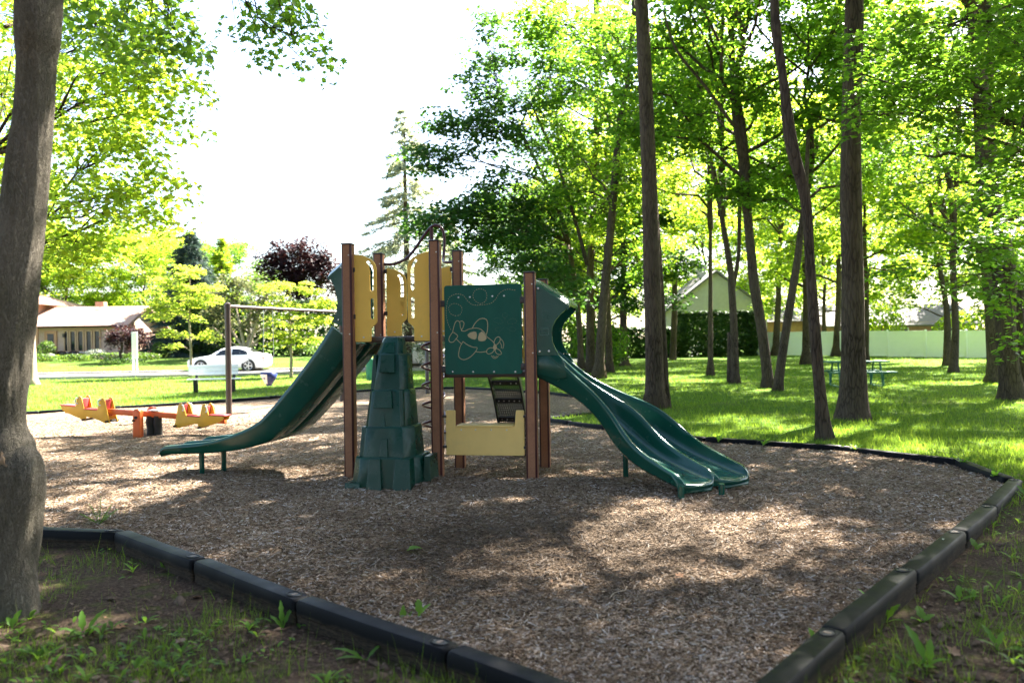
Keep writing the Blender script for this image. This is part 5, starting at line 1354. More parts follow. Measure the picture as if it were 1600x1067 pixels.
def trunk_mesh(P, mat, n=12, flare=0.0, lobes=0, rough=0.03, sub=4, seed=0, fine=0.0):
    """P: list of (x, y, z, r) relative to the base"""
    Q = crom(P, sub)
    rings = []
    zb = Q[0][2]
    for i, p in enumerate(Q):
        ring = []
        for k_ in range(n):
            a = 2 * math.pi * k_ / n
            h = p[2] - zb
            e = 1 + flare * math.exp(-h / 0.22) * (1 + 0.8 * math.cos(lobes * a + seed) if lobes else 1)
            e += rough * noise.noise(Vector((math.cos(a) * 1.5 + seed, math.sin(a) * 1.5, h * 0.9)))
            if fine: e += fine * noise.fractal(Vector((math.cos(a) * 7 + seed, math.sin(a) * 7, h * 3.2)), 1.0, 2.0, 3)
            ring.append((p[0] + p[3] * e * math.cos(a), p[1] + p[3] * e * math.sin(a), p[2]))
        rings.append(ring)
    mb = MB(); mb.loft(rings)
    return mb.mesh('trunk', mat, smooth=True)

def put_kit(root, kit, x, y, z, sc=1.0, rz=0.0, mat=None, szz=None):
    limbs, crown = kit
    for nm, me in (('limbs', limbs), ('crown', crown)):
        o = link_mesh(nm, me, root, (x, y, z), (0, 0, rz), (sc, sc, szz or sc))
        if nm == 'crown' and mat is not None:
            o.material_slots[0].link = 'OBJECT'; o.material_slots[0].material = mat
    return root

def blob_crown(root, blobs, base, mat, size, srad=(0.35, 0.65), nleaf=(26, 44), shape='diamond', flat=0.2, anchor=None, twig=0.012, limb_r=0.05, bark='bark', tilt=0.45, droop=0.25, limb_mats=True):
    """irregular crown made from leaf sprays; every blob gets a limb from the nearest anchor point"""
    lv = Leaves(); mb = MB(); bx, by, bz = base
    for (x, y, z, rx, ry, rz, n) in blobs:
        c = np.array([x - bx, y - by, z - bz])
        src = None
        if anchor is not None:
            A = np.array(anchor, float)
            dz_ = c[2] - A[:, 2]
            dist = np.linalg.norm(A - c, axis=1) + np.where(dz_ < 0.15, 1.2, 0)
            src = A[int(np.argmin(dist))]
            P = limb_path(src, c, 0.08, 0.05 * np.linalg.norm(c - src) / 2, 5)
            mb.tube(P, [limb_r * (1 - i / 6.2) for i in range(6)], 6)
        for s_ in range(n):
            while True:
                u = RNG.uniform(-1, 1, 3)
                if (u ** 2).sum() < 1: break
            p = c + u * np.array([rx, ry, rz])
            st = (P[min(5, 3 + int(RNG.integers(0, 3)))] if src is not None else c)
            mb.tube([st, (st + p) / 2 + np.array([0, 0, 0.08 * np.linalg.norm(p - st)]), p], [twig * 1.3, twig, twig * 0.4], 3, caps=False)
            lv.spray(p, RNG.uniform(*srad), int(RNG.integers(*nleaf)), size, flat=flat, tilt=tilt, droop=droop)
    mb.build('limbs', M[bark], root, auto=1.2)
    link_mesh('crown', lv.mesh('crown', mat, shape), root)

def tree_from(name, key, label, group=None, flare=0.55, lobes=5, n=12, top=None, lean=0.0, kits=(), cat='tree', bark='bark', rough=0.06, extra=()):
    d_, pts = TR[key]
    gz = float(zground(pts[0][0], d_))
    bx = pts[0][0]
    root = empty(name, (bx, d_, gz), label, cat, group)
    P = []
    for i, (x, z, r) in enumerate(pts):
        P.append((x - bx, lean * z, z - (gz if i else gz + 0.0) - (0.12 if i == 0 else 0), r))
    last = P[-1]; prev = P[-2]
    if top:
        dx = (last[0] - prev[0]) / max(0.3, last[2] - prev[2]) * 0.5
        z1 = top - gz
        steps_ = 4
        for i in range(1, steps_ + 1):
            q = i / steps_; dz = (z1 - last[2]) * q
            P.append((last[0] + dx * dz + RNG.normal(0, .06), last[1] + RNG.normal(0, .06), last[2] + dz, max(0.02, last[3] * (1 - 0.75 * q))))
    link_mesh('trunk', trunk_mesh(P, M[bark], n, flare, lobes, rough, 4, seed=len(label)), root)
    for ek in extra:
        d2, p2 = TR[ek]
        P2 = [(x - bx, d2 - d_ + 0.03 * z, z - gz - (0.12 if i == 0 and z < 0.6 else 0), r) for i, (x, z, r) in enumerate(p2)]
        low = p2[0][1] < 0.6
        link_mesh('trunk' if low else 'limb', trunk_mesh(P2, M[bark], max(7, n - 3), flare * .6 if low else 0.0, lobes if low else 0, rough, 4, seed=3), root)
    for (ki, dx, dy, z, sc, rz, mt) in kits:
        Z = np.array([p[2] for p in P]); zz = min(max(z - gz, 0.5), Z[-1])
        px_ = float(np.interp(zz, Z, [p[0] for p in P])); py_ = float(np.interp(zz, Z, [p[1] for p in P]))
        put_kit(root, KITS[ki] if ki < 5 else KDENSE[(ki - 10) % 4], px_ + dx, py_ + dy, zz, sc, rz, M[mt] if mt else None)
    return root, P

def conifer(name, x, y, h, r, label, mat, seed, z_first=0.3, whorl=0.32, droop=0.35, dens=1.0, per=6, nl=0.26, group=None, thin=1.0, w=0.10, bark='bark'):
    global RNG
    old = RNG; RNG = np.random.default_rng(seed)
    gz = float(zground(x, y))
    root = empty(name, (x, y, gz), label, 'tree', group)
    link_mesh('trunk', trunk_mesh([(0, 0, -0.1, h * 0.016 + .03), (0.03, 0, h * 0.3, h * 0.012 + .02), (-0.02, 0, h * 0.65, h * 0.007 + .012), (0, 0, h, 0.012)], M[bark], 8), root)
    mb = MB(); lv = Leaves(); z = z_first
    while z < h * 0.985:
        f = (z - z_first) / (h - z_first)
        for b in range(per):
            if RNG.uniform() > thin: continue
            a = RNG.uniform(0, 6.283); L_ = r * (1 - f) ** 0.85 * RNG.uniform(0.7, 1.15) + 0.12
            tip = np.array([math.cos(a) * L_, math.sin(a) * L_, z - droop * L_ + 0.06 * L_])
            b0 = np.array([0, 0, z]); mid_ = np.array([math.cos(a) * L_ * .55, math.sin(a) * L_ * .55, z - droop * L_ * 0.35])
            mb.tube([b0, mid_, tip], [0.02 + 0.008 * L_, 0.014 + .003 * L_, 0.005], 4, caps=False)
            n = int((26 * L_ + 6) * dens)
            q = np.sqrt(RNG.uniform(0.02, 1, n))
            P = np.where(q[:, None] < 0.55, b0 + (mid_ - b0) * (q / 0.55)[:, None], mid_ + (tip - mid_) * ((q - 0.55) / 0.45)[:, None])
            sid = np.array([-math.sin(a), math.cos(a), 0])
            P = P + sid * (RNG.normal(0, 0.16 * L_ + 0.04, n) * (1.05 - q * .6))[:, None]; P[:, 2] -= np.abs(RNG.normal(0, 0.05 + 0.05 * L_ * droop, n))
            D = np.c_[math.cos(a) + RNG.normal(0, .6, n), math.sin(a) + RNG.normal(0, .6, n), RNG.normal(-0.35 * (1 + droop), 0.4, n)]
            N = np.c_[RNG.normal(0, .6, n), RNG.normal(0, .6, n), np.ones(n)]; N /= np.linalg.norm(N, axis=1)[:, None]
            lv.raw(P, N, D, nl * RNG.uniform(0.7, 1.4, n))
        z += whorl * (0.8 + 0.5 * (1 - f))
    mb.build('limbs', M[bark], root)
    link_mesh('crown', lv.mesh('crown', mat, 'needle', w), root)
    RNG = old
    return root

def bush(name, x, y, rx, ry, h, label, mat, n=900, size=0.1, group=None, cat='shrub', zoff=0.0, box=False, stem=0.0):
    gz = float(zground(x, y)) + zoff
    root = empty(name, (x, y, gz), label, cat, group)
    lv = Leaves()
    u = RNG.normal(0, 1, (n, 3)); u /= np.linalg.norm(u, axis=1)[:, None]
    rr = RNG.uniform(0.55, 1.02, n) ** 0.5
    if box:
        u = RNG.uniform(-1, 1, (n, 3)); ax_ = RNG.integers(0, 3, n); sg = np.sign(RNG.uniform(-1, 1, n)); sg = np.where(ax_ == 2, 1, sg)
        u[np.arange(n), ax_] = sg * RNG.uniform(0.88, 1.03, n); rr = np.ones(n)
    bumps = 1 + 0.10 * np.array([noise.noise(Vector(tuple(q * 2.2 + np.array([x, y, 0])))) for q in u])
    P = u * (rr * bumps)[:, None] * np.array([rx, ry, h / 2]) + np.array([0, 0, h / 2 + stem])
    P[:, 2] = np.maximum(P[:, 2], 0.02)
    N = u + RNG.normal(0, 0.55, (n, 3)); N /= np.linalg.norm(N, axis=1)[:, None]
    lv.raw(P, N, RNG.normal(0, 1, (n, 3)) + np.array([0, 0, .4]), size * RNG.uniform(0.7, 1.3, n))
    link_mesh('foliage', lv.mesh('foliage', mat), root)
    mb = MB()
    for i in range(5):
        a = i * 1.257 + 0.3; mb.tube([(0.04 * math.cos(a), 0.04 * math.sin(a), -0.05), (rx * 0.3 * math.cos(a), ry * 0.3 * math.sin(a), h * 0.4 + stem), (rx * .6 * math.cos(a), ry * .6 * math.sin(a), h * 0.75 + stem)], [0.035, 0.025, 0.01], 5)
    mb.build('stems', M['bark'], root)
    return root
# ------------------------------------------------------------------ trees of the grove (traced where they stand)
G1 = 'maple trees of the grove'
# near trunk with the burl
d_, pts = TR['A']
bx = pts[0][0]; gzA = -0.12
NA = empty('maple_tree', (bx, d_, gzA), 'near maple trunk with a torn mossy burl, growing just outside the edging', 'tree')
P = [(x - bx, 0.0, z - gzA - (0.15 if i == 0 else 0), r * (0.97 if z > 1.1 else 0.86)) for i, (x, z, r) in enumerate(pts)]
P += [(P[-1][0] + 0.02, 0.1, 5.2, 0.12), (P[-1][0] + 0.1, 0.5, 7.0, 0.09), (P[-1][0] + .3, 0.9, 9.0, 0.04)]
link_mesh('trunk', trunk_mesh(P, M['bark_near'], 72, 0.10, 4, 0.10, 16, seed=2, fine=0.045), NA)
# forked limb on the off side
mb = MB(); mb.tube(crom([(-0.05, 0.02, 2.25), (-0.20, 0.05, 2.50), (-0.30, 0.12, 2.9), (-0.55, 0.3, 4.0), (-0.9, 0.6, 6.0)], 4), [0.08, 0.08, 0.08, 0.075, 0.075, 0.075, 0.07, 0.07, 0.07, 0.06, 0.06, 0.055, 0.05, 0.045, 0.04, 0.035, 0.03], 10)
mb.build('limb', M['bark_near'], NA, auto=1.2)
# burl: lobe swelling from the trunk with a torn front
def blobmesh(name, c, r, mat, parent, seed, squash=(1, 1, 1), amp=0.22, sub=3):
    bm = bmesh.new(); bmesh.ops.create_icosphere(bm, subdivisions=sub, radius=1.0)
    for v_ in bm.verts:
        n_ = noise.fractal(v_.co * 1.4 + Vector((seed, 0, 0)), 1.0, 2.0, 4)
        v_.co = v_.co * (1 + amp * n_); v_.co = Vector((v_.co.x * r * squash[0], v_.co.y * r * squash[1], v_.co.z * r * squash[2])) + Vector(c)
    for f in bm.faces: f.smooth = True
    me = bpy.data.meshes.new(name); bm.to_mesh(me); bm.free(); me.materials.append(mat)
    return link_mesh(name, me, parent)
mb = MB()
bp_ = [(-0.02, 0.0, 0.02, 0.125), (-0.02, -0.005, 0.22, 0.135), (0.0, -0.01, 0.45, 0.150), (0.03, -0.03, 0.64, 0.152), (0.075, -0.05, 0.80, 0.140), (0.092, -0.06, 0.90, 0.128), (0.09, -0.055, 0.99, 0.11), (0.08, -0.045, 1.045, 0.07), (0.075, -0.04, 1.06, 0.02)]
link_mesh('burl', trunk_mesh(bp_, M['bark_near'], 60, 0, 0, 0.22, 9, seed=5, fine=0.06), NA)
blobmesh('burl_cap', (0.078, -0.048, 0.995), 0.088, M['bark_moss'], NA, 1.3, (1.0, 1.0, 0.72), 0.12, 4)
blobmesh('torn_wood', (0.035, -0.150, 0.90), 0.075, M['bark_wound'], NA, 4.1, (0.85, 0.45, 1.5), 0.75, 4)
blob_crown(NA, BLOB_NEAR, (bx, d_, gzA), M['leaf_wood'], 0.066, (0.16, 0.30), (30, 48), 'maple', anchor=[(p[0], p[1], p[2]) for p in P[-3:]], limb_r=0.016, twig=0.005, tilt=0.8, flat=0.35)

for (x, y, z, kx, rz) in ((-6.0, -3.5, 5.0, 2, 0.3), (1.5, -5.0, 5.5, 3, 1.4), (7.5, -1.5, 5.2, 4, 2.2), (-2.0, -10.0, 4.6, 0, 0.9), (-9.5, 2.0, 4.8, 1, 3.1), (4.5, -10.5, 4.5, 2, 4.4)):  # unseen trees added round the camera to block sky fill
    r_ = empty('maple_tree', (x, y, 0.0), 'grove tree standing outside the view, on the viewer\'s side of the edging', 'tree', 'unseen grove trees added to block sky light')
    link_mesh('trunk', trunk_mesh([(0, 0, -0.2, 0.24), (0.05, 0, 2.0, 0.19), (0, 0, z, 0.15), (0, 0, z + 2, 0.1)], M['bark'], 9, 0.3, 4), r_)
    put_kit(r_, KITS[kx], 0, 0, z - 0.8, 1.15, rz, M['leaf_low_bounce'])

for (x, y, kx, sc, rz) in ((-13, -8, 0, 1.0, 0.2), (4.5, -16, 0, 1.1, 2.2), (13, -8, 1, 1.05, 3.2), (18, 1.5, 0, 1.1, 4.2), (-4, -20, 1, 1.2, 0.7)):  # lower unseen crowns added farther back to block more sky
    r_ = empty('maple_tree', (x, y, 0.0), 'grove tree standing outside the view, on the viewer\'s side of the edging', 'tree', 'unseen grove trees added to block sky light')
    link_mesh('trunk', trunk_mesh([(0, 0, -0.2, 0.24), (0.05, 0, 1.5, 0.19), (0, 0, 2.4, 0.15), (0, 0, 4, 0.1)], M['bark'], 9, 0.3, 4), r_)
    put_kit(r_, KLOW[kx], 0, 0, 1.6, sc, rz, M['leaf_low_bounce'])

# big spreading maple at the side of the view
LM = empty('maple_tree', (-8.4, 11.3, 0.0), 'spreading light green maple whose sunlit branches hang beside the near trunk', 'tree')
tp = [(0, 0, -0.1, 0.26), (0.05, 0, 1.0, 0.21), (0.2, 0, 2.6, 0.18), (0.5, -0.1, 4.2, 0.15), (0.9, -0.2, 6.0, 0.10), (1.1, -0.2, 8.0, 0.05)]
link_mesh('trunk', trunk_mesh(tp, M['bark'], 12, 0.4, 5, 0.06, 4), LM)
blob_crown(LM, BLOB_LEFT, (-8.4, 11.3, 0.0), M['leaf_light'], 0.092, (0.26, 0.46), (28, 46), 'maple', anchor=[(t[0] + o_, t[1], t[2]) for t in tp[2:] for o_ in (0.0, 0.5)], limb_r=0.028, twig=0.006, tilt=0.8, flat=0.30)

for args in (
    dict(key='B1', label='tall twin grove trunk directly behind the upper end of the wavy slide', top=15.5, extra=('B2',), n=16, kits=((0, 0, 0, 9.2, 0.95, 0.4, None),)),
    dict(key='C', label='slim curving maple trunk rooted beside the lawn edging', top=12.5, n=14, kits=((1, 0.3, 0, 6.8, 0.85, 1.2, None), (4, 0.9, 0.3, 7.6, 0.5, 3.0, None))),
    dict(key='D', label='thick straight maple trunk with flared roots in front of the picnic table', top=15.5, n=20, flare=0.12, kits=((2, 0, 0, 8.6, 0.95, 0.0, None),)),
    dict(key='E1', label='maple with two stems parting in a V from one foot', top=15.5, extra=('E2', 'Eb'), n=12, kits=((13, 0, 0, 5.4, 1.0, 0.5, None), (11, 1.9, .4, 5.0, 0.75, 2.0, None))),
    dict(key='F1', label='dark forked grove tree leaning slightly, between the V-stemmed maple and the thinnest stem', top=15.5, extra=('F2', 'F3'), n=10, kits=((14, 0, 0, 5.6, 1.0, 0.8, None),)),
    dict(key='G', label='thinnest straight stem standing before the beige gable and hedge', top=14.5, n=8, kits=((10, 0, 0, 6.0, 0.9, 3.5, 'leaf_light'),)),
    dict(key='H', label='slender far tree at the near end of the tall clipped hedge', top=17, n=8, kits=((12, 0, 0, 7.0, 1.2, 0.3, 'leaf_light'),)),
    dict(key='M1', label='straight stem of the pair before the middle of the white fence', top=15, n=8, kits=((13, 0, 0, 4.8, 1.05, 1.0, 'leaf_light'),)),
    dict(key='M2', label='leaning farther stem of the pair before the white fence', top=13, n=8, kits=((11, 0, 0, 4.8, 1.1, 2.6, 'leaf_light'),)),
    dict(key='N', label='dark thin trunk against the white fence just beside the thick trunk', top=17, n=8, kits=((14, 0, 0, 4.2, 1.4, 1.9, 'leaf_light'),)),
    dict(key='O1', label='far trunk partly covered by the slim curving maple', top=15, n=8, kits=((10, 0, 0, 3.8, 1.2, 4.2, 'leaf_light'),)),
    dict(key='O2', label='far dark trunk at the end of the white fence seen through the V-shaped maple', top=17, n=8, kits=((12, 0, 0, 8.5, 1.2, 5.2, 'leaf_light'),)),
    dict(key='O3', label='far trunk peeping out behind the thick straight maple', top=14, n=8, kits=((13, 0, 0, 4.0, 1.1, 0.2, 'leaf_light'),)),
):
    tree_from('maple_tree', group=G1, **args)

# the clump of stems to the side of the climber
TG = 'stems of the dark clump'
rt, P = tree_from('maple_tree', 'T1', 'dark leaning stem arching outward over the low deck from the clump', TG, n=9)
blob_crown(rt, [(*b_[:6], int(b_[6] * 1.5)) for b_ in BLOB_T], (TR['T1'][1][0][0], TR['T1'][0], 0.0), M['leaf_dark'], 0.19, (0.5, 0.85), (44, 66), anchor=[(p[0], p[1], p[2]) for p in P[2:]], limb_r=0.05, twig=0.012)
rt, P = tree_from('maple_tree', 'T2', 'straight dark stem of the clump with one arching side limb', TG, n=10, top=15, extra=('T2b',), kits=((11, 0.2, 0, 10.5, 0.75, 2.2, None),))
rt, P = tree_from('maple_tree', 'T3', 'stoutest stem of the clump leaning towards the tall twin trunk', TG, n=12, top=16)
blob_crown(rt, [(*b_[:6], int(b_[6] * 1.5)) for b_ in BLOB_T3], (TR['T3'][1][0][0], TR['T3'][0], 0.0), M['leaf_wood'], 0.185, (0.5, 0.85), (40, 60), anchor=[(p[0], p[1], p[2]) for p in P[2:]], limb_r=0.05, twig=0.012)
tree_from('maple_tree', 'T4', 'short dark stem tucked behind the stoutest stem of the clump', TG, n=8, top=11, kits=((12, 0, 0.4, 4.6, 0.75, 1.0, 'leaf_light'),))
tree_from('maple_tree', 'T5', 'far tree with spreading root flare between the clump and the twin trunk', TG, n=12, flare=0.5, top=14, kits=((14, 0, 0, 4.2, 1.1, 2.0, 'leaf_light'),))

# big dark trunks at the edge of the view
rt, P = tree_from('maple_tree', 'L1', 'broad dark trunk with drooping leafy boughs where the lawn leaves the view', None, n=16, top=12, extra=('L3',), flare=0.25, kits=((13, 0.5, 0.5, 7.5, 0.9, 1.0, None),))
blob_crown(rt, BLOB_RLOW, (TR['L1'][1][0][0], TR['L1'][0], 0.0), M['leaf_wood'], 0.125, (0.32, 0.6), (24, 40), anchor=[(p[0], p[1], p[2]) for p in P[4:]], limb_r=0.045, twig=0.010)
tree_from('maple_tree', 'L2', 'plain dark trunk just behind the broad dark trunk', None, n=12, top=12, kits=((10, 0, 0, 6.2, 0.9, 1.7, None),))

RMx, RMy = 10.6, 12.2
RM = empty('maple_tree', (RMx, RMy, 0.0), 'dark green maple boughs reaching in over the lawn from beyond the view', 'tree')
tp = [(0, 0, -0.1, 0.3), (0, 0, 1.2, 0.25), (-0.1, 0, 3.5, 0.21), (-0.3, 0, 6.0, 0.15), (-0.2, 0, 9.0, 0.07)]
link_mesh('trunk', trunk_mesh(tp, M['bark'], 14, 0.4, 5, 0.06, 4), RM)
blob_crown(RM, BLOB_RIGHT, (RMx, RMy, 0.0), M['leaf_wood'], 0.10, (0.28, 0.5), (36, 56), 'maple', anchor=[(t[0] - o_, t[1], t[2]) for t in tp[2:] for o_ in (0, 1.0)], limb_r=0.05, twig=0.008)
put_kit(RM, KITS[4], 1.6, -0.6, 6.0, 0.85, 0.6); 

# ------------------------------------------------------------------ trees behind the grove, filling the distance
far_trees = [
    (5.4, 45.0, 0.95, 0, 'leaf_dark', 'low dense tree closing the gap beside the leaning clump stems'),
    (1.6, 52.0, 0.85, 1, 'leaf_wood', 'bushy tree behind the wavy slide hood'),
    (6.6, 64.0, 0.95, 1, 'leaf_light', 'bright tree rising beyond the lower hedge'),
    (9.5, 92.0, 1.3, 0, 'leaf_light', 'bright tree rising far behind the beige gable on the clump side'),
    (29.0, 74.0, 1.25, 1, 'leaf_light', 'sunlit tree beyond the near end of the white fence'),
    (36.0, 66.0, 1.1, 0, 'leaf_light', 'sunlit tree overhanging the middle of the white fence'),
    (41.5, 60.0, 1.15, 1, 'leaf_light', 'sunlit tree overhanging the far end of the white fence'),
    (48.0, 70.0, 1.4, 0, 'leaf_wood', 'tall tree behind the brick house beyond the fence'),
    (24.0, 100.0, 1.6, 1, 'leaf_light', 'tall pale tree behind the beige gable'),
    (7.0, 92.0, 1.5, 0, 'leaf_wood', 'tall tree far behind the dark clump'),
    (60.0, 92.0, 1.7, 1, 'leaf_wood', 'tallest tree at the far back corner of the park'),
    (37.0, 100.0, 1.6, 0, 'leaf_light', 'tall sunlit tree behind the low brick house'),
    (28.5, 40.0, 0.95, 1, 'leaf_wood', 'shady tree in front of the far end of the white fence'),
]
for (x, y, sc, kx, mt, lb) in far_trees:
    gz = float(zground(x, y))
    r_ = empty('broadleaf_tree', (x, y, gz), lb, 'tree', 'trees behind the grove')
    zb = 2.2 * sc if y < 80 else 3.0
    link_mesh('trunk', trunk_mesh([(0, 0, -0.1, 0.22 * sc), (0.05, 0, zb * .5, 0.18 * sc), (0, 0, zb, 0.15 * sc), (0, 0, zb + 1.5, 0.1 * sc)], M['bark'], 9, 0.3, 4), r_)
    put_kit(r_, KLOW[kx], 0, 0, zb, sc, RNG.uniform(0, 6.28), M[mt])

# left of the view, across the street
for (x, y, sc, kx, mt, lb) in ((-41.5, 74, 0.95, 0, 'leaf_light', 'yellow green tree directly over the ridge of the bungalow roof'), (-34.5, 75, 0.85, 1, 'leaf_light', 'yellow green tree over the gable end of the bungalow'), (-49.5, 76, 1.0, 1, 'leaf_wood', 'green tree over the taller roof of the bungalow'), (-47.0, 80, 1.05, 0, 'leaf_light', 'yellow green tree behind the bungalow roof beside the near trunk'), (-38.5, 84, 1.05, 1, 'leaf_light', 'yellow green tree behind the bungalow chimney'), (-56, 88, 1.2, 1, 'leaf_light', 'yellow green tree farther along behind the bungalow'), (-31.0, 88, 0.95, 0, 'leaf_wood', 'greener tree between the bungalow and the blue spruce')):
    gz = float(zground(x, y))
    r_ = empty('broadleaf_tree', (x, y, gz), lb, 'tree', 'trees behind the bungalow')
    link_mesh('trunk', trunk_mesh([(0, 0, -0.1, 0.3), (0.05, 0, 1.0, 0.25), (0, 0, 2.4, 0.2)], M['bark'], 9, 0.3, 4), r_)
    put_kit(r_, KLOW[kx], 0, 0, 1.6, sc, RNG.uniform(0, 6.28), M[mt])
conifer('blue_spruce', -26.4, 65.5, 10.6, 4.3, 'dense blue spruce between the bungalow and the white sedan', M['needle_blue'], 5, 0.2, 0.26, 0.22, 2.6, 9, 0.34)
conifer('cypress_tree', -27.6, 76, 11.3, 2.6, 'pale green pointed conifer behind the blue spruce', M['leaf_light'], 6, 0.6, 0.3, 0.1, 2.6, 8, 0.34)
conifer('larch_tree', -6.35, 48.5, 16.2, 4.2, 'tall sparse conifer with drooping boughs above the climber', M['needle'], 8, 2.0, 0.42, 0.38, 2.1, 6, 0.38, thin=0.75, w=0.10)
conifer('larch_tree', -4.2, 55.0, 10.5, 2.8, 'shorter drooping conifer behind the tall sparse one', M['needle'], 9, 1.0, 0.40, 0.32, 2.4, 6, 0.32)

# young locusts
for key, x, y, label, h in (('YT1', -15.86, 39.26, 'young yellow green locust tree nearer the bungalow on the street verge', 5.0), ('YT2', -10.4, 37.4, 'young yellow green locust tree behind the blue swing on the street verge', 4.4)):
    r_ = empty('locust_tree', (x, y, 0.0), label, 'tree', 'young locust trees on the verge')
    tp = [(0, 0, -0.1, 0.085), (0.03, 0, 1.2, 0.065), (-0.02, 0, 2.6, 0.05), (0.03, 0, h, 0.02)]
    link_mesh('trunk', trunk_mesh(tp, M['bark_pale'], 9, 0.2), r_)
    blob_crown(r_, {'YT1': BLOB_YT1, 'YT2': BLOB_YT2}[key], (x, y, 0.0), M['leaf_gold'], 0.15, (0.34, 0.60), (56, 84), flat=0.12, anchor=[(0, 0, z_) for z_ in np.linspace(1.3, h, 9)], limb_r=0.025, twig=0.007, bark='bark_pale', tilt=0.3)

r_ = empty('olive_tree', (-20.0, 60.0, float(zground(-20, 60))), 'grey green tree with several pale stems behind the white sedan', 'tree')
gz = r_.location.z
ang_ = []
for dx, dy, h in ((-1.7, 0.2, 3.1), (-0.7, -0.3, 4.0), (0.3, 0.3, 4.2), (1.2, -0.2, 3.9), (1.9, 0.3, 2.9), (-2.6, 0.1, 2.4)):
    link_mesh('limb', trunk_mesh([(0, 0, -0.1, 0.20), (dx * 0.15, dy * .2, 0.7, 0.16), (dx * 0.55, dy * .6, h * 0.55, 0.11), (dx, dy, h, 0.05)], M['bark_pale'], 8), r_)
    ang_.append((dx, dy, h)); ang_.append((dx * .7, dy * .7, h * .75))
blob_crown(r_, BLOB_OLIVE, (-20.0, 60.0, gz), M['leaf_olive'], 0.2, (0.5, 0.85), (60, 90), anchor=ang_, limb_r=0.03, bark='bark_pale', flat=0.4)
r_ = empty('purple_maple', (-18.7, 70.0, float(zground(-18.7, 70))), 'round dark purple maple rising above the parked sedan', 'tree')
link_mesh('trunk', trunk_mesh([(0, 0, -0.1, 0.3), (0.1, 0, 2, 0.24), (0, 0, 4.5, 0.18), (0.1, 0, 7.5, 0.08)], M['bark'], 10, 0.3), r_)
blob_crown(r_, [(b_[0], b_[1], b_[2], b_[3] * 1.1, b_[4], b_[5] * 1.15, int(b_[6] * 1.6)) for b_ in BLOB_PURPLE], (-18.7, 70.0, float(zground(-18.7, 70))), M['leaf_purple'], 0.28, (0.6, 0.95), (60, 90), anchor=[(0, 0, z_) for z_ in (3.5, 4.5, 5.5, 6.5, 7.4)], limb_r=0.06, flat=0.4)
sx, sy = -28.0, 57.0; gz = float(zground(sx, sy))
r_ = empty('purple_shrub_tree', (sx, sy, gz), 'small mushroom-shaped purple tree on the bungalow lawn', 'tree')
link_mesh('trunk', trunk_mesh([(0.05, 0, -0.1, 0.13), (-0.05, 0, 0.5, 0.10), (0.08, 0, 1.0, 0.09), (0.0, 0, 1.9, 0.04)], M['bark'], 8), r_)
blob_crown(r_, BLOB_SPUR, (sx, sy, gz), M['leaf_purple'], 0.16, (0.35, 0.55), (60, 90), anchor=[(0, 0, 1.0), (0, 0, 1.5)], limb_r=0.03, flat=0.35)
# side trunk in front of the bungalow
rt, P = tree_from('street_tree', 'Q', 'mid-sized trunk with sunlit edge peeping out beside the near trunk', None, n=12, top=11, bark='bark_pale', kits=((1, 0, 0, 6.2, 0.85, 1.0, 'leaf_light'),))

# hedges and shrubs
bush('clipped_hedge', 15.6, 61.2, 2.85, 1.1, 3.35, 'tall dark clipped hedge in front of the beige gable', M['leaf_hedge'], 14000, 0.23, None, 'hedge', box=True)
bush('clipped_hedge', 8.2, 60.0, 3.6, 1.0, 2.2, 'lower dark hedge behind the stem clump and twin trunk', M['leaf_hedge'], 12000, 0.23, None, 'hedge', box=True)
bush('clipped_hedge', -17.5, 63.5, 8.0, 1.4, 4.2, 'long dark hedge behind the white sedan', M['leaf_hedge'], 20000, 0.26, None, 'hedge', box=True)
bush('shrub', 26.5, 58.6, 2.3, 1.5, 3.9, 'tall sunny shrub rising over the white fence beside its near end', M['leaf_light'], 2600, 0.2, 'shrubs behind the white fence')
bush('shrub', 31.4, 54.6, 2.4, 1.6, 3.3, 'tall sunny shrub rising over the white fence between the thick trunk and the stem pair', M['leaf_light'], 2400, 0.2, 'shrubs behind the white fence')
bush('shrub', 36.6, 49.6, 2.2, 1.6, 4.0, 'tall green shrub rising over the far end of the white fence', M['leaf_wood'], 2600, 0.2, 'shrubs behind the white fence')
bush('shrub', 4.6, 41.0, 1.5, 1.2, 2.6, 'loose green shrub in the gap beside the clump stems', M['leaf_wood'], 1500, 0.17)
bush('shrub', 2.2, 43.5, 1.6, 1.4, 3.3, 'dark shrub behind the wavy slide hood', M['leaf_wood'], 1900, 0.17)
bush('shrub', -0.6, 56.0, 2.2, 1.6, 3.4, 'dark shrub mass behind the play board', M['leaf_hedge'], 2200, 0.2)
PXB = lambda px, d: (px - 800) / 1244.4 * d
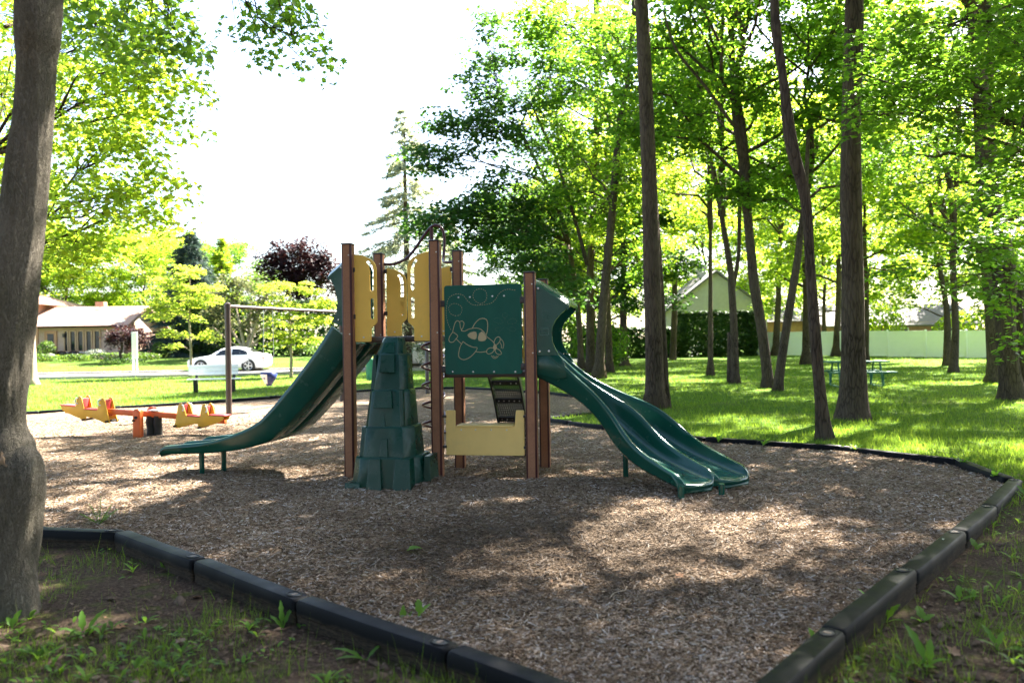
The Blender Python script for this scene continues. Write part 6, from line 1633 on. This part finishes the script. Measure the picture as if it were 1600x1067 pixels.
for px, d, rx, h, mt, n, size, lb in (
    (72, 60.5, 0.72, 1.45, 'leaf_bush', 900, 0.12, 'round green shrub beside the bungalow door'),
    (97, 61.2, 0.50, 0.65, 'leaf_purple', 420, 0.10, 'small dark purple shrub under the bungalow windows, nearest the door'),
    (116, 61.2, 0.48, 0.65, 'leaf_purple', 420, 0.10, 'small dark purple shrub under the middle bungalow windows'),
    (141, 61.2, 0.48, 0.62, 'leaf_purple', 420, 0.10, 'small dark purple shrub under the last bungalow windows'),
    (79, 59.0, 0.40, 0.55, 'flower_white', 300, 0.09, 'pale flowering shrub in the bungalow bed, nearest the door'),
    (150, 59.0, 0.85, 0.85, 'flower_white', 600, 0.10, 'wide white flowering shrub in the bungalow bed'),
    (91, 59.0, 0.32, 0.45, 'leaf_light', 260, 0.09, 'small bright shrub beside the pale flowering shrub'),
    (66, 58.5, 1.0, 0.55, 'leaf_bush', 700, 0.1, 'low clipped green hedge piece nearest the bungalow door'),
    (113, 58.0, 1.5, 0.55, 'leaf_bush', 900, 0.1, 'low clipped green hedge piece under the bungalow windows'),
    (168, 57.8, 1.8, 0.62, 'leaf_bush', 1100, 0.1, 'low clipped green hedge piece behind the small purple tree'),
    (215, 58.2, 1.1, 0.6, 'leaf_bush', 700, 0.1, 'low clipped green hedge piece beside the notice board'),
    (193, 55.6, 1.55, 0.42, 'leaf_hedge', 900, 0.1, 'flat dark juniper spreading under the small purple tree'),
    (249, 61.0, 0.55, 1.3, 'leaf_bush', 600, 0.11, 'rounded green shrub at the sunny gable corner'),
    (237, 58.5, 0.7, 0.5, 'leaf_bush', 400, 0.1, 'small low shrub at the foot of the gable wall'),
    (520, 58.0, 2.0, 1.6, 'leaf_bush', 1300, 0.14, 'green shrub row behind the second young locust'),
):
    bush('shrub', PXB(px, d), d, rx, rx * 0.8, h, lb, M[mt], n, size, 'shrubs round the bungalow')
# ------------------------------------------------------------------ grass, weeds, litter
def blades(xs, ys, hs, ws, lean=0.5, z=None):
    n = len(xs)
    if z is None: z = zground(xs, ys) - 0.01
    a = RNG.uniform(0, 2 * np.pi, n); b = RNG.uniform(0, 2 * np.pi, n)
    T = np.c_[np.cos(a), np.sin(a), np.zeros(n)]
    tip = np.c_[np.cos(b), np.sin(b), np.zeros(n)] * (lean * hs * RNG.uniform(0, 1, n))[:, None]
    C = np.c_[xs, ys, z]
    V = np.stack([C - T * (ws / 2)[:, None], C + T * (ws / 2)[:, None], C + tip + np.c_[np.zeros((n, 2)), hs]], 1)
    return V.reshape(-1, 3), np.arange(n * 3).reshape(-1, 3)
n = 520000
ys = 1 / RNG.uniform(1 / 56.0, 1 / 7.0, n); xs = RNG.uniform(-0.72, 0.72, n) * ys
pn = fbm(xs[:1], ys[:1], 1, 0)
cl = np.sin(xs * 1.7 + 2.0 * np.sin(ys * 0.9)) * np.sin(ys * 1.3 + 1.3 * np.sin(xs * .7))
dens = sstep(6.3, 11.0, ys + 0.35 * np.maximum(xs, 0) * 0 + cl * 0.9)
road_d = np.full(n, 9e9)
mpts = np.array(mid)
far = ys > 34
road_d[far] = segdist(xs[far], ys[far], [tuple(p) for p in mpts], closed=False)
ok = (~inpoly(xs, ys, POLY)) & (segdist(xs, ys, POLY) > 0.05) & (RNG.uniform(0, 1, n) < dens * (0.75 + 0.25 * cl)) & (road_d > 3.85)
xs, ys = xs[ok], ys[ok]; n = len(xs)
hs = RNG.gamma(5, 0.0105, n) * (0.8 + 0.012 * ys) + 0.015; ws = RNG.uniform(0.004, 0.008, n) * (0.6 + 0.085 * ys)
V, F = blades(xs, ys, hs, ws, 0.9)
tag(link_mesh('lawn_grass', np_mesh('lawn_grass', V, F, M['grass'])), 'short green lawn grass dappled by the trees', 'grass', kind='stuff')

# tufts of grass and small leaves on the bare soil
def strip_leaf(mb, base, az, L_, w, rise, curl=0.9, nseg=5, wavy=0.0):
    base = np.array(base, float); dirh = np.array([math.cos(az), math.sin(az), 0]); side = np.array([-math.sin(az), math.cos(az), 0])
    p = base.copy(); el = rise; vs_ = []
    for i in range(nseg + 1):
        q = i / nseg
        ww = w * (0.25 + 0.9 * math.sin(math.pi * min(1, 0.08 + q * 0.92)) ** 0.8) * (1 if q < 1 else 0.05) * (0.45 if q < 0.25 else 1) * (1 + wavy * math.sin(q * 21))
        vs_ += [tuple(p - side * ww / 2 + np.array([0, 0, ww * .12])), tuple(p), tuple(p + side * ww / 2 + np.array([0, 0, ww * .12]))]
        p = p + (dirh * math.cos(el) + np.array([0, 0, math.sin(el)])) * L_ / nseg
        el -= curl / nseg
    fs = []
    for i in range(nseg):
        a = i * 3
        fs += [(a, a + 1, a + 4, a + 3), (a + 1, a + 2, a + 5, a + 4)]
    mb.add(vs_, fs)
n = 95000
ys = 1 / RNG.uniform(1 / 9.5, 1 / 2.7, n); xs = RNG.uniform(-0.75, 0.75, n) * ys
pat = fbm(xs, ys, 1.5, 5.0); pat2 = fbm(xs, ys, 5.0, 9.0)
bare = np.exp(-(((xs + 2.15) / 0.75) ** 2 + ((ys - 5.15) / 0.42) ** 2))
ok = (~inpoly(xs, ys, POLY)) & (segdist(xs, ys, POLY) > 0.07) & (RNG.uniform(0, 1, n) < sstep(-0.18, 0.46, pat + 0.6 * pat2 - bare * 1.2) * 0.75 + 0.03)
xs, ys = xs[ok], ys[ok]; n = len(xs)
V, F = blades(xs, ys, RNG.gamma(3.0, 0.020, n) + 0.010, RNG.uniform(0.0024, 0.0052, n), 0.8)
tag(link_mesh('soil_grass', np_mesh('soil_grass', V, F, M['grass'])), 'sparse grass blades sprouting from the shaded soil', 'grass', kind='stuff')

mb = MB(); cnt = 0
while cnt < 420:
    y = 1 / RNG.uniform(1 / 9.0, 1 / 2.9); x = RNG.uniform(-0.72, 0.72) * y
    if inpoly(np.array([x]), np.array([y]), POLY)[0] or segdist(np.array([x]), np.array([y]), POLY)[0] < 0.08: continue
    if noise.noise(Vector((x * 1.1, y * 1.1, 4.0))) < -0.08 or math.exp(-(((x + 2.15) / 0.75) ** 2 + ((y - 5.15) / 0.42) ** 2)) > 0.5: continue
    z = float(zground(x, y)); kind_ = RNG.integers(0, 3)
    for j in range(int(RNG.integers(2, 6))):
        if kind_ == 0: strip_leaf(mb, (x, y, z), RNG.uniform(0, 6.28), RNG.uniform(0.05, 0.11), RNG.uniform(0.012, 0.022), RNG.uniform(0.5, 1.2), 1.0)
        else: strip_leaf(mb, (x + RNG.normal(0, .02), y + RNG.normal(0, .02), z + RNG.uniform(0.005, 0.03)), RNG.uniform(0, 6.28), RNG.uniform(0.025, 0.055), RNG.uniform(0.010, 0.021), RNG.uniform(0.1, 0.7), 0.6, 4)
    cnt += 1
o = mb.build('soil_weeds', M['weed'], smooth=True); tag(o, 'small leafy weeds scattered on the shaded soil', 'weeds', kind='stuff')

# fallen leaves and bits on soil and chips
lv = Leaves(); n = 620
ys = 1 / RNG.uniform(1 / 11.0, 1 / 2.8, n); xs = RNG.uniform(-0.72, 0.72, n) * ys
ins = inpoly(xs, ys, POLY); keep = (~ins) | (RNG.uniform(0, 1, n) < 0.22)
keep &= segdist(xs, ys, POLY) > 0.08
xs, ys, ins = xs[keep], ys[keep], ins[keep]; n = len(xs)
zs = np.where(ins, [bedz(a, b) + 0.012 for a, b in zip(xs, ys)], zground(xs, ys) + 0.012)
N = np.c_[RNG.normal(0, .25, n), RNG.normal(0, .25, n), np.ones(n)]; N /= np.linalg.norm(N, axis=1)[:, None]
lv.raw(np.c_[xs, ys, zs], N, RNG.normal(0, 1, (n, 3)), np.where(RNG.uniform(0, 1, n) < 0.16, RNG.uniform(0.05, 0.085, n), RNG.uniform(0.012, 0.035, n)))
tag(link_mesh('fallen_leaves', lv.mesh('fallen_leaves', M['dry_leaf'], 'maple')), 'dry fallen leaves and bark bits on the ground', 'leaf litter', kind='stuff')

# soil crumbs outside the edging
n = 9000
ys = 1 / RNG.uniform(1 / 9.0, 1 / 2.8, n); xs = RNG.uniform(-0.72, 0.72, n) * ys
ok = (~inpoly(xs, ys, POLY)) & (segdist(xs, ys, POLY) > 0.07); xs, ys = xs[ok], ys[ok]; n = len(xs)
C = np.c_[xs, ys, zground(xs, ys) + 0.004]; s_ = RNG.gamma(2, 0.0045, n) + 0.003
a = RNG.uniform(0, 6.28, n); ux = np.c_[np.cos(a), np.sin(a), RNG.normal(0, .2, n)]; uy = np.c_[-np.sin(a), np.cos(a), RNG.normal(0, .2, n)]
V = np.stack([C - ux * (s_ * 1.6)[:, None], C + uy * (s_ * .6)[:, None], C + ux * (s_ * 1.6)[:, None], C - uy * (s_ * .6)[:, None], C + np.c_[np.zeros((n, 2)), s_ * .7]], 1).reshape(-1, 3)
F = (np.arange(n)[:, None, None] * 5 + np.array([(0, 1, 4), (1, 2, 4), (2, 3, 4), (3, 0, 4)])[None]).reshape(-1, 3)
tag(link_mesh('soil_crumbs', np_mesh('soil_crumbs', V, F, M['crumb'])), 'bits of bark and soil crumbs beside the edging', 'soil', kind='stuff')

def weed(x, y, leaves, label, name='weed_plant', z=None, cat='weed', group=None):
    z = float(zground(x, y)) - 0.005 if z is None else z
    root = empty(name, (x, y, z), label, cat, group)
    for (az, L_, w, rise) in leaves:
        mb = MB(); strip_leaf(mb, (RNG.normal(0, .006), RNG.normal(0, .006), 0), R(az), L_ * 0.85, w * 0.78, R(rise), 0.7, 9, 0.22)
        mb.build('leaf', M['weed'], root, smooth=True)
    return root
weed(2.03, 4.40, [(150, .26, .05, 72), (170, .20, .04, 55), (20, .17, .045, 58), (60, .20, .04, 70), (-60, .14, .035, 40)], 'tall dandelion leaves leaning over the diagonal edging')
weed(1.96, 3.80, [(110, .26, .052, 70), (240, .16, .045, 40), (-20, .13, .04, 45), (60, .18, .04, 62)], 'dandelion with one broad upright leaf at the bottom of the view')
weed(1.45, 3.78, [(110, .24, .055, 78), (40, .20, .05, 68), (180, .15, .04, 55)], 'two broad upright leaves against the end of the nearest edging timber')
weed(2.24, 4.40, [(80, .14, .05, 50), (20, .12, .045, 40), (200, .1, .04, 40)], 'small rounded weed behind the tall dandelion leaves')
weed(3.38, 5.83, [(90, .14, .05, 55), (30, .12, .04, 40)], 'small weed beside the edging halfway along the diagonal run')
weed(2.64, 4.74, [(70, .13, .035, 60), (140, .14, .035, 45), (-10, .15, .035, 35), (230, .11, .03, 30)], 'spreading weed in the shaded soil near the sunlit spot')
weed(2.42, 4.0, [(100, .17, .035, 60), (160, .15, .03, 40), (40, .14, .03, 55), (-40, .12, .03, 30)], 'narrow leaved weed nearest the corner of the view')
weed(4.78, 7.45, [(100, .17, .05, 60), (160, .14, .04, 45), (30, .12, .04, 50)], 'weed growing beside the corner timber by the lawn')
weed(-0.62, 4.35, [(95, .19, .04, 72), (60, .16, .035, 65), (150, .17, .035, 50), (20, .14, .03, 45)], 'upright weed against the front edging near its second joint')
weed(-0.75, 3.98, [(170, .22, .035, 35), (40, .15, .03, 50), (200, .2, .035, 30)], 'low spreading weed at the bottom of the front soil')
weed(-2.45, 5.62, [(100, .16, .035, 60), (50, .15, .03, 55), (150, .13, .03, 50), (0, .12, .03, 40)], 'bright weed below the bend of the front edging')
weed(-1.30, 4.45, [(110, .2, .03, 70), (70, .17, .03, 62), (150, .14, .03, 50)], 'slender weed beside the middle of the front edging')
weed(-2.40, 4.40, [(60, .2, .04, 58), (120, .18, .04, 62), (10, .18, .035, 38), (190, .15, .035, 40)], 'leafy weed on the soil near the foot of the near trunk')
weed(-2.85, 4.5, [(90, .15, .04, 60), (140, .12, .035, 50), (30, .12, .035, 40)], 'small weed right at the foot of the near trunk')
weed(-0.53, 4.36, [(100, .13, .045, 60), (30, .12, .04, 55)], 'two leaved sprout growing in the chips just inside the front edging', z=float(bedz(-0.40, 4.52)))
# feathery sprout in the chips
root = empty('feathery_sprout', (-3.56, 6.83, float(bedz(-3.56, 6.83))), 'feathery green sprout growing out of the chips behind the front edging', 'weed')
for az, L_, rise in ((20, .2, 60), (150, .22, 48), (95, .24, 80), (-40, .17, 40), (200, .18, 35), (60, .2, 30)):
    mb = MB(); d0 = np.array([math.cos(R(az)) * math.cos(R(rise)), math.sin(R(az)) * math.cos(R(rise)), math.sin(R(rise))])
    mb.tube([(0, 0, 0), tuple(d0 * L_ * .5), tuple(d0 * L_)], [0.004, 0.003, 0.0015], 5)
    for i in range(9):
        p = d0 * L_ * (0.25 + 0.75 * i / 9)
        for s_ in (-1, 1): strip_leaf(mb, p, R(az + s_ * 55), 0.055 * (1.15 - i / 12), 0.010, R(20), 0.5, 3)
    mb.build('frond', M['weed'], root, smooth=True)
# green leaf lying on the chips
mb = MB(); strip_leaf(mb, (0, 0, 0.012), 0.5, 0.12, 0.075, 0.25, 0.6, 7)
o = mb.build('green_leaf', M['weed'], None, (-0.78, 5.76, float(bedz(-0.78, 5.76)) + 0.01), smooth=True)
tag(o, 'single green leaf lying on the chips before the tower', 'leaf')
# twigs on the chips
for (x, y, rz, L_, lb) in ((0.62, 4.75, 0.9, 0.22, 'thin pale twig on the chips nearest the diagonal edging'), (0.28, 4.6, -0.35, 0.16, 'short dark twig on the chips between the edgings'), (0.95, 4.0, 0.25, 0.15, 'small dark twig on the chips at the bottom of the view')):
    mb = MB(); z = float(bedz(x, y)) + 0.012
    mb.tube(crom([(-L_ / 2, 0, 0), (-L_ * .15, 0.012, 0.008), (L_ * .2, -0.006, 0.004), (L_ / 2, 0.014, 0.01)], 3), 0.0035, 6); mb.tube([(0, 0, .005), (L_ * .18, 0.04, 0.012)], 0.0022, 5)
    tag(mb.build('twig', M['dry_twig'] if 'dry_twig' in M else M['bark_pale'], None, (x, y, z), (0, 0, rz), auto=1), lb, 'twig')
# weeds leaning over the lawn edging
for i, (x, y, lb) in enumerate(((2.95, 11.45, 'leafy weed over the lawn edging close to the slide exit'), (3.45, 11.0, 'leafy weed over the lawn edging between slide and slim trunk'), (4.45, 10.35, 'leafy weed over the lawn edging just past the slim trunk'), (5.12, 9.1, 'leafy weed over the short edging at the corner'), (4.98, 8.25, 'leafy weed at the corner timber inside the chips'))):
    weed(x, y, [(RNG.uniform(0, 360), RNG.uniform(.1, .2), RNG.uniform(.03, .05), RNG.uniform(30, 75)) for _ in range(7)], lb, z=0.03)
